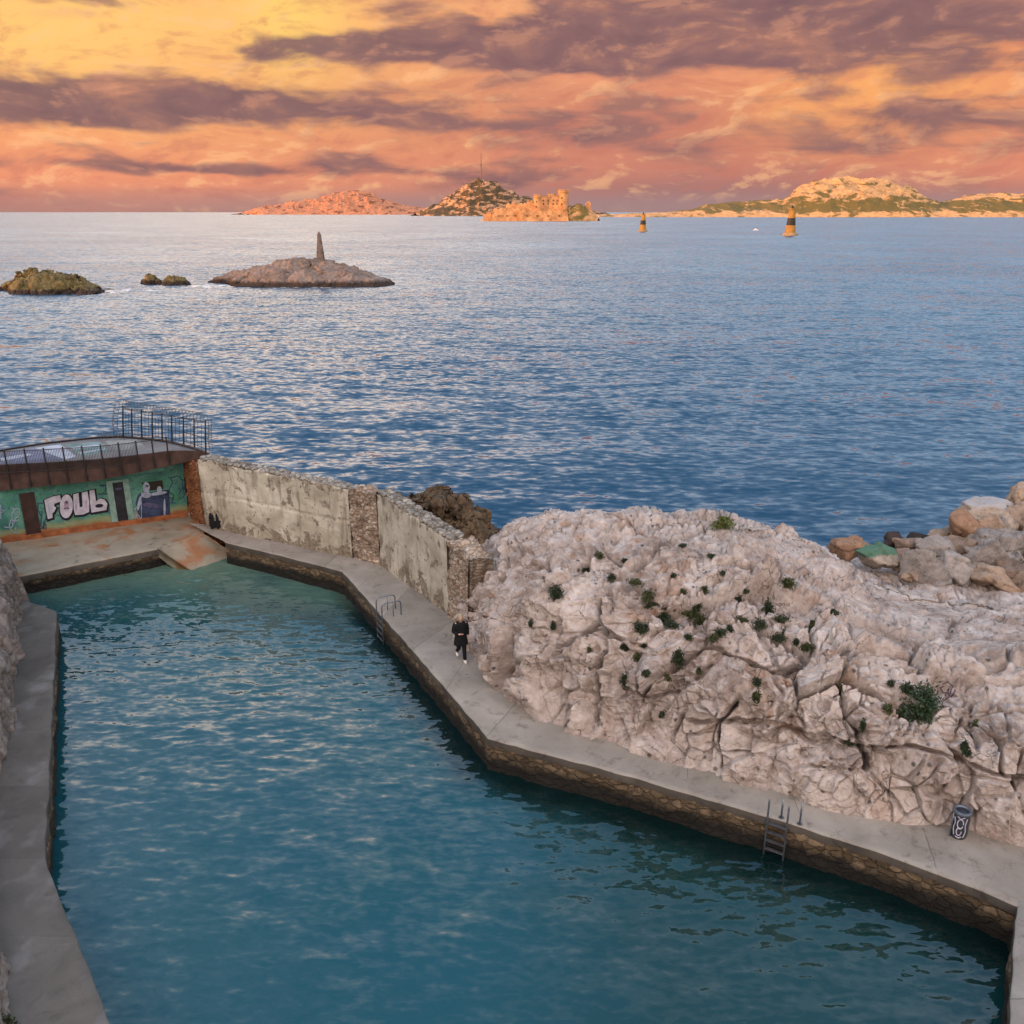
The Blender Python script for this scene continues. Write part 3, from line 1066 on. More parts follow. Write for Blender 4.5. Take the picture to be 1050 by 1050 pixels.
def build_pool():
    poly = [tuple((a + (b - a) * 0.5)[:2]) for a, b in zip(rin, rout)]
    poly += [(qb[k][0] - 3.0, qb[k][1]) for k in range(4)]
    poly += [((lin_[k] + (lout[k] - lin_[k]) * 0.6)[0], (lin_[k])[1]) for k in range(len(LW) - 1, -1, -1)]
    poly += [tuple((pin[0] * 0.6 + pout[0] * 0.4)[:2])]
    poly += [tuple((a * 0.7 + b * 0.3)[:2]) for a, b in zip(pin[1:], pout[1:])]
    xs = np.arange(-24, 18, 0.075)
    ys = np.arange(9, 45, 0.05)
    X, Y = np.meshgrid(xs, ys)
    P = np.stack([X.ravel(), Y.ravel(), np.zeros(X.size)], 1)
    z = np.zeros(len(P))
    for wl, ax, amp, sd_, rot in ((3.4, 2.0, 0.016, 51, 0.15), (0.54, 2.6, 0.016, 55, -0.16), (0.30, 2.3, 0.011, 59, 0.12), (0.19, 2.0, 0.006, 63, -.1)):
        q = np.stack([(P[:, 0] + rot * P[:, 1]) / (wl * ax), (P[:, 1] - rot * P[:, 0]) / wl, np.full(len(P), 1.7)], 1)
        n = vnoise(q, sd_)
        z += amp * (0.6 - 1.5 * np.abs(n)) if wl < 2 else amp * n
    calm = sstep(-0.5, 0.5, fbm(P * 0.11, 3, 77))
    P[:, 2] = z * (0.55 + 0.75 * calm)
    fq = grid_faces(len(ys), len(xs))
    c = P[fq].mean(axis=1)
    fq = fq[inside(poly, c[:, 0], c[:, 1])]
    used = np.unique(fq)
    mp = np.zeros(len(P), dtype=np.int32)
    mp[used] = np.arange(len(used))
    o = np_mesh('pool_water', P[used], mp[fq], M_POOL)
    Pu = P[used]
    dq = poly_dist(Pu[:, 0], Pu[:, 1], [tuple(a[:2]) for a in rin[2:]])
    at = o.data.attributes.new('quay_shade', 'FLOAT', 'POINT')  # strength of the shade painted into the water along the quay
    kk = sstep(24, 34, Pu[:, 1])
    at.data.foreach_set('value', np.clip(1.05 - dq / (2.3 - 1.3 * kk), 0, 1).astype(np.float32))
    tag(o, kind='structure')


build_pool()

# sloping slab running from the platform down into the water
rp = [G((161, 562), PZ + 0.03), G((208, 547), PZ + 0.03), G((246, 572), -0.12), G((199, 588), -0.12)]
N = 26
V = []
for i in range(N):
    for j in range(N):
        p = lin(lin(rp[0], rp[1], j / (N - 1)), lin(rp[3], rp[2], j / (N - 1)), i / (N - 1))
        V.append(p)
V = np.array(V)
V[:, 2] += fbm(V * 1.3, 4, 61) * 0.05
Vb = V.copy(); Vb[:, 2] -= 0.45
fq = grid_faces(N, N)
ring = [i for i in range(N)] + [k * N + N - 1 for k in range(1, N)] + [N * (N - 1) + i for i in range(N - 2, -1, -1)] + [k * N for k in range(N - 2, 0, -1)]
side = [(ring[k], ring[(k + 1) % len(ring)], ring[(k + 1) % len(ring)] + N * N, ring[k] + N * N) for k in range(len(ring))]
ramp_o = np_mesh('concrete_ramp', np.concatenate([V, Vb]), np.concatenate([fq, np.array(side)]), M_PLAT, smooth=False, origin=V.mean(axis=0))
tag(ramp_o, 'rust-stained tilted concrete slab sloping from the platform down into the pool', 'ramp')


# ------------------------------------------------------------------ big limestone outcrop
ST = [  # base point on the deck, skyline point, distance of the skyline, height bump
    ((464, 656), (474, 592), 33.5), ((482, 670), (490, 570), 33.2), ((500, 694), (520, 541), 32.5), ((545, 736), (570, 529), 31.0),
    ((620, 765), (640, 528), 30.5), ((700, 790), (740, 526), 30.0), ((780, 811), (800, 540), 30.0),
    ((860, 835), (845, 556), 30.2), ((930, 847), (885, 583), 29.6), ((1000, 857), (940, 600), 28.6), ((1065, 874), (1050, 606), 27.8), ((1180, 905), (1180, 612), 27.5),
    ((1330, 940), (1330, 620), 27.0)]
GROOVES = [
    ([(856, 698), (868, 715), (880, 750), (884, 792)], 3.6, 0.75),
    ([(700, 742), (760, 736), (800, 750), (850, 756), (882, 768), (930, 766), (965, 776), (1005, 790), (1060, 798)], 2.6, 0.40),
    ([(634, 540), (615, 556), (594, 574), (566, 587), (540, 589), (530, 604)], 3.2, 0.55),
    ([(690, 547), (668, 562), (648, 576), (620, 584)], 2.4, 0.35),
    ([(614, 606), (615, 640), (607, 697), (604, 750)], 2.4, 0.45),
    ([(752, 724), (742, 736), (728, 750), (700, 757)], 2.4, 0.40),
    ([(560, 560), (590, 548), (622, 536)], 2.2, 0.30), ([(900, 660), (870, 672), (858, 690)], 2.6, 0.3),
    ([(640, 706), (662, 716), (690, 712), (720, 690), (745, 668)], 2.6, 0.38),
    ([(1000, 708), (990, 728), (996, 770)], 2.6, 0.4), ([(1012, 738), (1020, 765), (1030, 795)], 2.4, 0.35),
    ([(800, 660), (840, 640), (868, 610), (850, 590)], 2.2, 0.28), ([(950, 700), (985, 690), (1050, 690)], 2.2, 0.28),
    ([(815, 700), (812, 735), (826, 752)], 2.0, 0.25), ([(720, 770), (800, 780), (870, 792)], 2.0, 0.2),
    ([(950, 640), (1000, 634), (1060, 640)], 2.0, 0.22), ([(880, 792), (905, 812), (930, 838)], 2.2, 0.3), ([(790, 690), (805, 712), (790, 745)], 2.0, 0.2)]


def smooth1(a, k):
    ker = np.hanning(2 * k + 1); ker /= ker.sum()
    p = np.concatenate([np.full(k, a[0]), a, np.full(k, a[-1])])
    return np.convolve(p, ker, 'valid')


def grid_normals(P, nr, nc):
    Q = P.reshape(nr, nc, 3)
    du = np.gradient(Q, axis=1)
    dv_ = np.gradient(Q, axis=0)
    n = np.cross(du, dv_)
    l = np.linalg.norm(n, axis=2, keepdims=True)
    return (n / np.maximum(l, 1e-9)).reshape(-1, 3)


def facets(P, sc, seed, tilt, step, crack, wd):
    """broken rock: every joint block has its own plane, offset and tilt, and a thin open joint round it"""
    Q = P * sc
    i = np.floor(Q).astype(np.int64)
    n = len(Q)
    f1 = np.full(n, 9.0); f2 = np.full(n, 9.0)
    C = np.zeros((n, 3)); H = np.zeros((n, 4))
    for dx in (-1, 0, 1):
        for dy in (-1, 0, 1):
            for dz in (-1, 0, 1):
                c0, c1, c2 = i[:, 0] + dx, i[:, 1] + dy, i[:, 2] + dz
                c = np.stack([c0 + _h(c0, c1, c2, seed), c1 + _h(c0, c1, c2, seed + 1), c2 + _h(c0, c1, c2, seed + 2)], 1)
                d = np.sqrt(((c - Q) ** 2).sum(1))
                m = d < f1
                f2 = np.where(m, f1, np.minimum(f2, d))
                f1 = np.where(m, d, f1)
                if m.any():
                    C[m] = c[m]
                    for k in range(4):
                        H[m, k] = _h(c0[m], c1[m], c2[m], seed + 5 + k)
    e = f2 - f1
    pl = ((Q - C) * (H[:, :3] - 0.5)).sum(1) * 2.0 / sc
    open_ = 0.12 + 0.88 * sstep(-0.10, 0.45, vnoise(P * 0.7, seed + 40))
    return np.stack([tilt * pl + step * (H[:, 3] - 0.5), -crack * np.clip(1.15 - e / wd, 0, 1) ** 0.6 * open_], 1)


def rock_relief(P, small=1.0, big=1.0, seed=100, aniso=(1, 1, 0.75), split=False):
    """jointed limestone: tilted blocks, open joints, pits and grain; metres along the normal"""
    w = np.stack([fbm(P * 0.9 + 11, 3, seed), fbm(P * 0.9 + 31, 3, seed + 1), fbm(P * 0.9 + 53, 3, seed + 2)], 1)
    # bedding dips to the left: joints are stretched along it
    c, s_ = math.cos(0.6), math.sin(0.6)
    B = np.stack([(P[:, 0] * c + P[:, 2] * s_) * 0.72, P[:, 1] * 0.9, (-P[:, 0] * s_ + P[:, 2] * c) * 1.15], 1) + w * 0.16
    V_ = P * np.array([1.15, 1.0, 0.70]) + w * 0.14
    low = sstep(3.6, 2.2, P[:, 2] + 0.8 * w[:, 0])[:, None]
    d = 0.36 * big * fbm(P * 0.24, 3, seed + 3)
    L = low[:, 0]
    d = np.stack([d, np.zeros(len(d))], 1)
    hi_, lo_ = L < 0.999, L > 0.001
    d[hi_] += (facets(B[hi_], 0.50, seed + 5, 0.30 * big, 0.22 * big, 0.50 * big, 0.050) + facets(B[hi_], 1.25, seed + 45, 0.36, 0.12, 0.19, 0.060)) * (1 - L[hi_])[:, None]
    d[lo_] += (facets(V_[lo_], 0.55, seed + 25, 0.32 * big, 0.24 * big, 0.50 * big, 0.050) + facets(V_[lo_], 1.05, seed + 65, 0.34, 0.13, 0.26, 0.060)) * L[lo_][:, None]
    d += facets(B + 7.3, 3.1, seed + 85, 0.36 * small, 0.060 * small, 0.120 * small, 0.13) * (1.0 - 0.35 * L)[:, None]
    pit = fbm(P * 3.0, 3, seed + 70)
    d[:, 1] -= 0.10 * small * sstep(0.38, 0.75, pit) * (1 - 0.5 * L)
    d[:, 0] += 0.020 * fbm(P * 6.0, 3, seed + 80)
    return d if split else d.sum(1)


def build_outcrop():
    cu = np.linspace(0, len(ST) - 1, 1150)
    idx = np.arange(len(ST))
    f = lambda a: smooth1(np.interp(cu, idx, a), 40)
    bu, bv = f([s[0][0] for s in ST]), f([s[0][1] for s in ST])
    tu, tv = f([s[1][0] for s in ST]), f([s[1][1] for s in ST])
    ty = f([s[2] for s in ST])
    t = np.linspace(0, 1, 470)
    g = np.interp(t, [0, 0.12, 0.35, 0.55, 0.70, 0.84, 0.94, 1.0], [0, 0.015, 0.08, 0.18, 0.32, 0.54, 0.80, 1.0])
    g = smooth1(g, 14); g[0] = 0; g[-1] = 1
    U = bu[None, :] + (tu - bu)[None, :] * t[:, None]
    Vv = bv[None, :] + (tv - bv)[None, :] * t[:, None]
    x = (U - 525) / 900.0
    yy = -(Vv - 525) / 900.0
    dx, dy, dz = x, yy * SP + CP, yy * CP - SP
    y0 = (WZ - 0.05 - CAM_Z) / dz[0] * dy[0]
    Y = y0[None, :] + (ty - y0)[None, :] * g[:, None]
    k = Y / dy
    P = np.stack([dx * k, Y, CAM_Z + dz * k], -1)
    T = P[-1]
    right = sstep(835, 925, tu)[:, None]
    backs = []
    for (o1, z1, o2, z2) in ((0.5, -0.02, 0.5, -0.05), (1.2, -0.12, 1.2, -0.10), (2.2, -0.45, 2.4, -0.15), (3.2, -1.1, 3.8, -0.25), (4.4, -2.2, 5.2, -0.6), (5.6, -3.8, 6.8, -1.8), (7.0, -6.2, 8.6, -4.0), (8.4, -8.5, 10.5, -6.5)):
        oy = o1 + (o2 - o1) * right[:, 0]
        oz = z1 + (z2 - z1) * right[:, 0]
        B = T.copy(); B[:, 1] += oy; B[:, 0] += 0.08 * oy; B[:, 2] += oz
        backs.append(B)
    # refine the back rows
    bk = [T] + backs
    fine = []
    for a, b in zip(bk[:-1], bk[1:]):
        for q in range(1, 6):
            fine.append(a + (b - a) * (q / 5))
    low = P[0].copy(); low[:, 2] -= 0.6; low[:, 1] -= 0.02
    rows = np.concatenate([low[None], P, np.stack(fine)], 0)
    nr, nc = rows.shape[:2]
    V = rows.reshape(-1, 3)
    nrm = grid_normals(V, nr, nc)
    tt = np.concatenate([[0], t, np.full(len(fine), 1.0)])
    TT = np.repeat(tt[:, None], nc, 1).ravel()
    d, jt = rock_relief(V, small=1.0, big=1.0, split=True).T
    # keep the foot on the deck line and the skyline near its place
    RR = np.repeat(right[:, 0][None], nr, 0).ravel()
    d = d * (0.35 + 0.65 * sstep(0.0, 0.10, TT)) * (1 - 0.35 * sstep(0.85, 1.0, TT))
    d = d - 0.20 * sstep(0.72, 1.0, TT)
    d = d * (1 - 0.55 * RR * sstep(0.6, 0.95, TT)) - 0.42 * RR * sstep(0.72, 1.0, TT)
    Ug = np.concatenate([U[:1], U, np.repeat(U[-1:], len(fine), 0)], 0).ravel()
    Vg = np.concatenate([Vv[:1], Vv, np.repeat(Vv[-1:], len(fine), 0)], 0).ravel()
    d = d * (0.25 + 0.75 * np.tile(sstep(0.2, 1.9, cu), nr))
    wob = fbm(V * 1.1, 4, 190) * 7
    front = TT < 0.999
    for pts, wd, dep in GROOVES:
        q = poly_dist(Ug + wob, Vg - wob * 0.7, pts)
        d = d - np.where(front, dep * np.clip(1.15 - q / wd, 0, 1) ** 0.8 * (0.5 + 0.5 * sstep(-0.5, 0.3, fbm(V * 1.6, 2, 230))), 0)
    # recess with rusty seepage under a lip
    q = np.exp(-(((Ug - 648) / 30) ** 2 + ((Vg - 738) / 24) ** 2))
    d = d - np.where(front, 0.45 * q, 0)
    D2 = d.reshape(nr, nc)
    for ax_, kk in ((0, 1), (1, 1)):          # weathering rounds the arrises
        ker = np.hanning(2 * kk + 3)[1:-1]; ker /= ker.sum()
        pad = np.pad(D2, [(kk, kk) if a_ == ax_ else (0, 0) for a_ in (0, 1)], mode='edge')
        D2 = sum(ker[q_] * np.take(pad, range(q_, q_ + D2.shape[ax_]), axis=ax_) for q_ in range(2 * kk + 1))
    d = D2.ravel() + jt * (0.35 + 0.65 * sstep(0.0, 0.10, TT))
    V = V + nrm * d[:, None]
    o = np_mesh('rock_outcrop', V, grid_faces(nr, nc), M_ROCK)
    tag(o, kind='structure')
    fq = grid_faces(nr, nc)
    return o, BVHTree.FromPolygons([tuple(v) for v in V[:nc * 472:1]], [tuple(q_) for q_ in fq[:(nc - 1) * 471]])


outcrop, OUT_BVH = build_outcrop()


def on_rock(u, v):
    d = Vector(ray(u, v)).normalized()
    h = OUT_BVH.ray_cast(Vector((0, 0, CAM_Z)), d)
    return (h[0], h[1]) if h[0] is not None else (None, None)


# ------------------------------------------------------------------ rock on the left bank
def loft_rock(name, base_pts, profs, mat, seed, amp=1.0, step=0.07, rel=0.6):
    """base points with an outward profile (offset, height) at each; offset runs along -x"""
    A = resample(np.array(base_pts), step)
    n = len(A)
    L = np.concatenate([[0], np.cumsum(np.linalg.norm(np.diff(np.array(base_pts), axis=0), axis=1))])
    la = np.concatenate([[0], np.cumsum(np.linalg.norm(np.diff(A, axis=0), axis=1))])
    hs = np.interp(la, L, [p for p in profs])
    prof = np.array([(0.05, -0.5), (0.0, 0.0), (-0.10, 0.3), (-0.16, 0.6), (-0.5, 0.85), (-1.3, 1.0), (-3.0, 1.12), (-6.0, 1.25), (-12, 1.5)])
    m = 110
    pl = np.linspace(0, len(prof) - 1, m)
    po = np.interp(pl, np.arange(len(prof)), prof[:, 0]); ph = np.interp(pl, np.arange(len(prof)), prof[:, 1])
    po, ph = smooth1(po, 3), smooth1(ph, 3)
    V = np.zeros((m, n, 3))
    for i in range(m):
        V[i, :, 0] = A[:, 0] + po[i]
        V[i, :, 1] = A[:, 1] + 0.10 * po[i]
        V[i, :, 2] = A[:, 2] + ph[i] * hs
    V = V.reshape(-1, 3)
    nrm = grid_normals(V, m, n)
    nrm *= np.sign(nrm[:, :1] + 1e-9) * 1.0 if False else 1.0
    flip = nrm[:, 2].mean() < 0
    if flip: nrm = -nrm
    V = V + nrm * (rock_relief(V, 1.0, rel, seed, (0.8, 0.8, 0.9)) * amp)[:, None]
    return np_mesh(name, V, grid_faces(m, n), mat)


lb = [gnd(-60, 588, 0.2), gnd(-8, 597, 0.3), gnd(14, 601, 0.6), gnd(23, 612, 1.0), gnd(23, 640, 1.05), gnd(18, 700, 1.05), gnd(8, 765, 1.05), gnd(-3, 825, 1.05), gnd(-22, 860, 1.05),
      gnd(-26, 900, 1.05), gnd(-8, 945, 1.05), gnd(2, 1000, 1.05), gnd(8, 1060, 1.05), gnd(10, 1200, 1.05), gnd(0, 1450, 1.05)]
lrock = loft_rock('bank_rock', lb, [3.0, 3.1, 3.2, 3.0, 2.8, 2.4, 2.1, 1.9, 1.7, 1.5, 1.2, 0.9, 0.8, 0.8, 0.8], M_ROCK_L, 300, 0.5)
tag(lrock, kind='structure')


# ------------------------------------------------------------------ unseen hill added on the left to keep low sun off the basin
def build_sun_blocker():
    xs = np.linspace(-230, -42, 90)
    ys = np.linspace(-190, 84, 110)
    X, Y = np.meshgrid(xs, ys)
    P = np.stack([X.ravel(), Y.ravel(), np.zeros(X.size)], 1)
    e = np.minimum(np.minimum(P[:, 0] + 230, -42 - P[:, 0]), np.minimum(P[:, 1] + 190, 84 - P[:, 1]))
    z = -3 + 29 * sstep(0, 30, e) + fbm(P * 0.05, 5, 7) * 3.0 * sstep(0, 20, e)
    P[:, 2] = z
    o = np_mesh('sun_blocker', P, grid_faces(len(ys), len(xs)), M_ROCK_L)
    tag(o, kind='structure')


build_sun_blocker()


# ------------------------------------------------------------------ islets and islands
def island(name, prof, base_v, Y, half, mat, seed, rough=0.25, nu=260, nq=60, kind='structure', label=None, cat=None, cross=2.0, fr=None, smooth=True, relief=None):
    """skyline heights along the shore, a rounded section across; real size at its real distance"""
    us = np.array([p[0] for p in prof], float)
    vs = np.array([p[1] for p in prof], float)
    uu = np.linspace(us[0], us[-1], nu)
    vv = np.interp(uu, us, vs)
    R0 = np.array([aty(u, v, Y) for u, v in zip(uu, vv)])
    h = np.maximum(R0[:, 2], 0.05)
    xs = R0[:, 0]
    q = np.linspace(-1, 1, nq)
    endf = np.clip(np.minimum(np.arange(nu), np.arange(nu)[::-1]) / (nu * 0.10), 0.15, 1) ** 0.6
    V = np.zeros((nq, nu, 3))
    for i, qq in enumerate(q):
        V[i, :, 0] = xs * (1 + qq * half / Y)
        V[i, :, 1] = Y + qq * half * endf
        V[i, :, 2] = h * (1 - abs(qq) ** cross)
    V = V.reshape(-1, 3)
    H = np.repeat(h[None], nq, 0).ravel()
    s = fr or 3.0 / max(h.max(), 1e-3)
    n = ridge(V * s * np.array([0.5, 0.5, 1.0]), 5, seed) - 0.35
    ed = np.repeat((1 - np.abs(q) ** 3)[:, None], nu, 1).ravel()
    V[:, 2] += n * rough * (H * 0.6 + h.max() * 0.12) * ed
    V[:, 2] -= np.repeat((np.abs(q) ** 8)[:, None], nu, 1).ravel() * (1.0 + h.max() * 0.03)
    if relief:
        sc_, am = relief
        nn_ = grid_normals(V, nq, nu)
        V = V + nn_ * (rock_relief(V * sc_ + seed, 1.0, 1.0, seed) / sc_ * am)[:, None]
    o = np_mesh(name, V, grid_faces(nq, nu), mat, origin=(xs.mean(), Y, 0), smooth=smooth)
    if kind: tag(o, kind=kind)
    if label: tag(o, label, cat)
    return o


I1 = [(247, 219), (262, 214), (275, 211), (290, 210), (300, 207), (318, 204.5), (330, 203), (340, 199.5), (352, 198), (366, 197.5), (378, 198.5), (392, 204), (410, 210.5), (428, 213), (442, 215), (460, 218), (470, 219.5)]
island('island', I1, 219.5, 6400, 420, M_ISL1, 400, 0.4, nu=420, nq=60, cross=1.5, fr=0.022)
I2 = [(425, 219), (440, 213), (452, 207), (462, 201), (472, 195), (484, 189), (497, 186), (508, 189), (520, 196), (535, 201), (552, 205), (575, 210), (600, 216), (625, 219.5)]
island('island', I2, 221, 4300, 330, M_ISL2, 420, 0.42, nu=360, nq=70, cross=1.3, fr=0.025)
I3 = [(600, 220.7), (640, 219.5), (690, 218), (712, 214.5), (725, 210.5), (745, 208.5), (780, 206.5), (803, 205), (814, 197), (822, 190), (838, 186), (865, 184), (900, 185), (918, 189), (934, 193.5), (950, 202), (964, 208), (985, 203), (1010, 200), (1050, 199.5), (1110, 202), (1220, 210), (1320, 221)]
island('island', I3, 222.5, 3400, 300, M_ISL3, 440, 0.27, nu=760, nq=80, cross=1.7, fr=0.030)
I4 = [(492, 226.5), (500, 223), (515, 221), (540, 220), (570, 219), (582, 217), (588, 211), (595, 209.5), (602, 213), (608, 217.5), (614, 224)]
island('island', I4, 227, 1790, 42, M_ISL3, 460, 0.25, nu=200, nq=40, cross=3.0, fr=0.12)

isl = island('islet', [(222, 292), (232, 286.5), (246, 279), (262, 273.5), (290, 267.5), (312, 266), (332, 268), (352, 271.5), (372, 279), (392, 286.5), (403, 292)], 293, 214, 11.5, M_ISLET, 500, 0.26, nu=300, nq=150, kind=None,
             label='long low bare pinkish rock islet carrying the stone obelisk', cat='rock islet', cross=2.4, fr=0.45, relief=(0.30, 0.35))
island('islet', [(2, 301), (8, 294), (18, 282), (32, 279.5), (46, 279.5), (60, 281), (72, 283.5), (84, 286), (95, 293), (104, 299)], 302, 192, 7.5, M_ISLET_G, 520, 0.5, nu=220, nq=110, kind=None,
       label='low olive-brown weedy rock islet at the left edge of the sea', cat='rock islet', cross=2.6, fr=0.6, relief=(0.35, 0.6))
island('sea_rock', [(146, 291), (151, 285), (157, 283.5), (163, 286), (168, 291)], 292, 213, 2.6, M_ISLET_G, 531, 0.8, nu=70, nq=50, kind=None, label='small dark rock in the sea, left half of the pair between the islets', cat='sea rock', cross=2.4, fr=1.0, relief=(0.6, 0.8))
island('sea_rock', [(166, 291.5), (171, 286), (177, 283.5), (185, 284.5), (191, 288.5), (196, 292)], 292, 211, 2.8, M_ISLET_G, 537, 0.8, nu=80, nq=50, kind=None, label='small dark rock in the sea, right half of the pair between the islets', cat='sea rock', cross=2.4, fr=1.0, relief=(0.6, 0.8))
island('sea_rock', [(106, 299.5), (109, 296), (113, 295.5), (116, 299.5)], 299, 198, 1.2, M_ISLET_G, 541, 0.3, nu=40, nq=30, kind=None, label='tiny dark rock tip just off the right end of the weedy islet', cat='sea rock', cross=2.4, fr=1.2)

# dark rock standing in the sea behind the end of the wall
island('sea_rock', [(392, 545), (402, 522), (416, 511), (432, 505), (448, 505), (464, 511), (480, 520), (496, 533), (512, 548), (536, 585)], 560, 39.0, 3.6, M_ROCK_D, 551, 0.5, nu=260, nq=150, kind=None,
       label='big dark brown rock behind the right end of the sea wall', cat='rock', cross=2.0, fr=0.8, relief=(0.9, 0.6))
# ------------------------------------------------------------------ sea wall
def wall_piece(name, A, B, zb, zA, zB, thick, mat, parent, seed, bow=0.0, proud=0.0, crk=True, rag=0.10, res=0.075, relief=0.035):
    """A,B: world points of the foot of the near face; solid piece with a ragged top"""
    A, B = np.array(A), np.array(B)
    L = np.linalg.norm((B - A)[:2])
    t = (B - A) / L; t[2] = 0
    nrm = np.array([t[1], -t[0], 0.0])
    if nrm[1] > 0: nrm = -nrm
    nl = max(6, int(L / res))
    H = max(zA, zB) - zb
    nh = max(10, int(H / res))
    nt = 9
    s = np.linspace(0, 1, nl + 1)
    ztop = zA + (zB - zA) * s
    base = A[None] + (B - A)[None] * s[:, None]
    rg = fbm(base * 1.6 + seed, 4, seed) * rag
    rows = []
    for k in range(nh + 1):
        f = k / nh
        P = base.copy(); P[:, 2] = zb + (ztop + rg - zb) * f
        rows.append((P, nrm * 1.0, f, 0))
    for k in range(1, nt + 1):
        P = base - nrm * thick * (k / nt); P[:, 2] = ztop + rg + fbm(P * 2.2 + seed, 3, seed + 2) * rag * 0.7
        rows.append((P, np.array([0, 0, 1.0]), 1, 1))
    for k in range(1, 8):
        P = base - nrm * thick; P[:, 2] = ztop + rg - (ztop + rg + 1.0) * (k / 7)
        rows.append((P, -nrm, 1, 2))
    V = []
    for P, d, f, w in rows:
        r = fbm(P * 1.1 + seed, 4, seed + 5) * relief + fbm(P * 6, 2, seed + 6) * 0.012
        if mat is M_RUBBLE or mat is M_PIER:
            f1, f2, cid = voronoi(np.column_stack([P[:, 0] * 3.4, P[:, 1] * 3.4, P[:, 2] * 5.5]), seed)
            r = r + 0.10 * (cid - 0.5) - 0.07 * (1 - sstep(0, 0.2, f2 - f1))
        if crk and w == 0:
            zc = zb + (ztop - zb) * 0.56 + fbm(P * 0.8, 2, seed + 9) * 0.05
            r = r - 0.07 * np.exp(-((P[:, 2] - zc) / 0.035) ** 2) + 0.03 * (P[:, 2] < zc)
        Q = P + d * r[:, None]
        if w == 0: Q = Q + nrm * proud
        V.append(Q)
    V = np.concatenate(V)
    n = nl + 1
    fq = [grid_faces(len(rows), n)]
    # close both ends
    for c in (0, nl):
        ids = [r_ * n + c for r_ in range(len(rows))]
        k0, k1 = 0, len(ids) - 1
        quads = []
        while k1 - k0 >= 3:
            quads.append((ids[k0], ids[k0 + 1], ids[k1 - 1], ids[k1])); k0 += 1; k1 -= 1
        fq.append(np.array(quads))
    return np_mesh(name, V, np.concatenate(fq), mat, parent, smooth=True)


wb = [gnd(211, 540.5, WZ), gnd(362, 572, WZ), gnd(390, 580, WZ), gnd(461, 632, WZ), gnd(482, 652, WZ)]
wtop = [aty(211, 470.5, wb[0][1])[2], aty(362, 503, wb[1][1])[2], aty(390, 505, wb[2][1])[2], aty(459, 554, wb[3][1])[2], aty(487, 573, wb[4][1])[2]]
swall = thing('sea_wall', 'tall cracked pale rendered wall with rubble ends between the pool walkway and the sea', 'wall', (wb[1] + wb[2]) / 2 * np.array([1, 1, 0]))
zb0 = WZ - 0.25
wall_piece('rendered_panel', wb[0], wb[1], zb0, wtop[0], wtop[1], 0.75, M_PLASTER, swall, 601)
wall_piece('stone_pier', wb[1], wb[2], zb0, wtop[1] + 0.02, wtop[2] + 0.05, 0.85, M_RUBBLE, swall, 611, proud=0.03, crk=False, rag=0.14)
wall_piece('rendered_panel', wb[2], wb[3], zb0, wtop[2], wtop[3], 0.75, M_PLASTER, swall, 621, crk=False)
wall_piece('stone_end', wb[3], wb[4], zb0, wtop[3] - 0.02, wtop[4], 1.0, M_RUBBLE, swall, 631, proud=0.05, crk=False, rag=0.2, relief=0.08)


def coping(A, B, zA, zB, seed, parent):
    """loose stones bedded along the top of the wall"""
    A, B = np.array(A), np.array(B)
    L = np.linalg.norm((B - A)[:2]); t = (B - A) / L; t[2] = 0
    nr = np.array([t[1], -t[0], 0]);
    if nr[1] > 0: nr = -nr
    r = np.random.default_rng(seed)
    Vs, Fs, off = [], [], 0
    s = 0.0
    while s < L - 0.15:
        w = r.uniform(0.18, 0.42)
        for row in range(2):
            c = A + t * (s + w / 2) - nr * (0.20 + 0.36 * row + r.uniform(-.05, .05))
            c[2] = zA + (zB - zA) * (s / L) + 0.02
            bm = bmesh.new(); bmesh.ops.create_icosphere(bm, subdivisions=2, radius=1)
            P = np.array([v.co[:] for v in bm.verts]); Fq = np.array([[v.index for v in f.verts] for f in bm.faces]); bm.free()
            P = P * np.array([w * 0.55, 0.20, r.uniform(0.07, 0.15)])
            P *= (1 + 0.25 * vnoise(P * 6 + s * 3 + row, seed))[:, None]
            Q = c + P[:, :1] * t + P[:, 1:2] * nr + P[:, 2:3] * np.array([0, 0, 1.0])
            Vs.append(Q); Fs.append(Fq + off); off += len(Q)
        s += w * r.uniform(0.85, 1.15)
    np_mesh('coping', np.concatenate(Vs), np.concatenate(Fs), M_COPING, parent)


coping(wb[0], wb[1], wtop[0], wtop[1], 5, swall)
coping(wb[2], wb[3], wtop[2], wtop[3], 6, swall)

# ------------------------------------------------------------------ bathing hut
H0, H1 = gnd(0, 557, PZ), gnd(190, 529.5, PZ)
ht = (H1 - H0); HL = np.linalg.norm(ht); ht = ht / HL
hn = np.array([ht[1], -ht[0], 0.0])
if hn[1] > 0: hn = -hn


def onwall(u, v):
    """where the facade plane is met: distance along it and height"""
    d = ray(u, v)
    t = np.dot(H0 - np.array([0, 0, CAM_Z]), hn) / np.dot(d, hn)
    p = np.array([0, 0, CAM_Z]) + d * t
    return np.dot(p - H0, ht), p[2]


def W(s, z, n=0.0):
    p = H0 + ht * s + hn * n
    return (p[0], p[1], z)


def fbox(mb, s0, s1, z0, z1, n0, n1):
    lo = [W(s0, z0, n0), W(s1, z0, n0), W(s1, z0, n1), W(s0, z0, n1)]
    hi = [W(s0, z1, n0), W(s1, z1, n0), W(s1, z1, n1), W(s0, z1, n1)]
    mb.hexa(lo, hi)


def fpoly(mb, pts, n0, n1):
    """flat painted shape on the facade, a few millimetres of paint"""
    mb.hexa([W(s, z, n0) for s, z in pts], [W(s, z, n1) for s, z in pts])


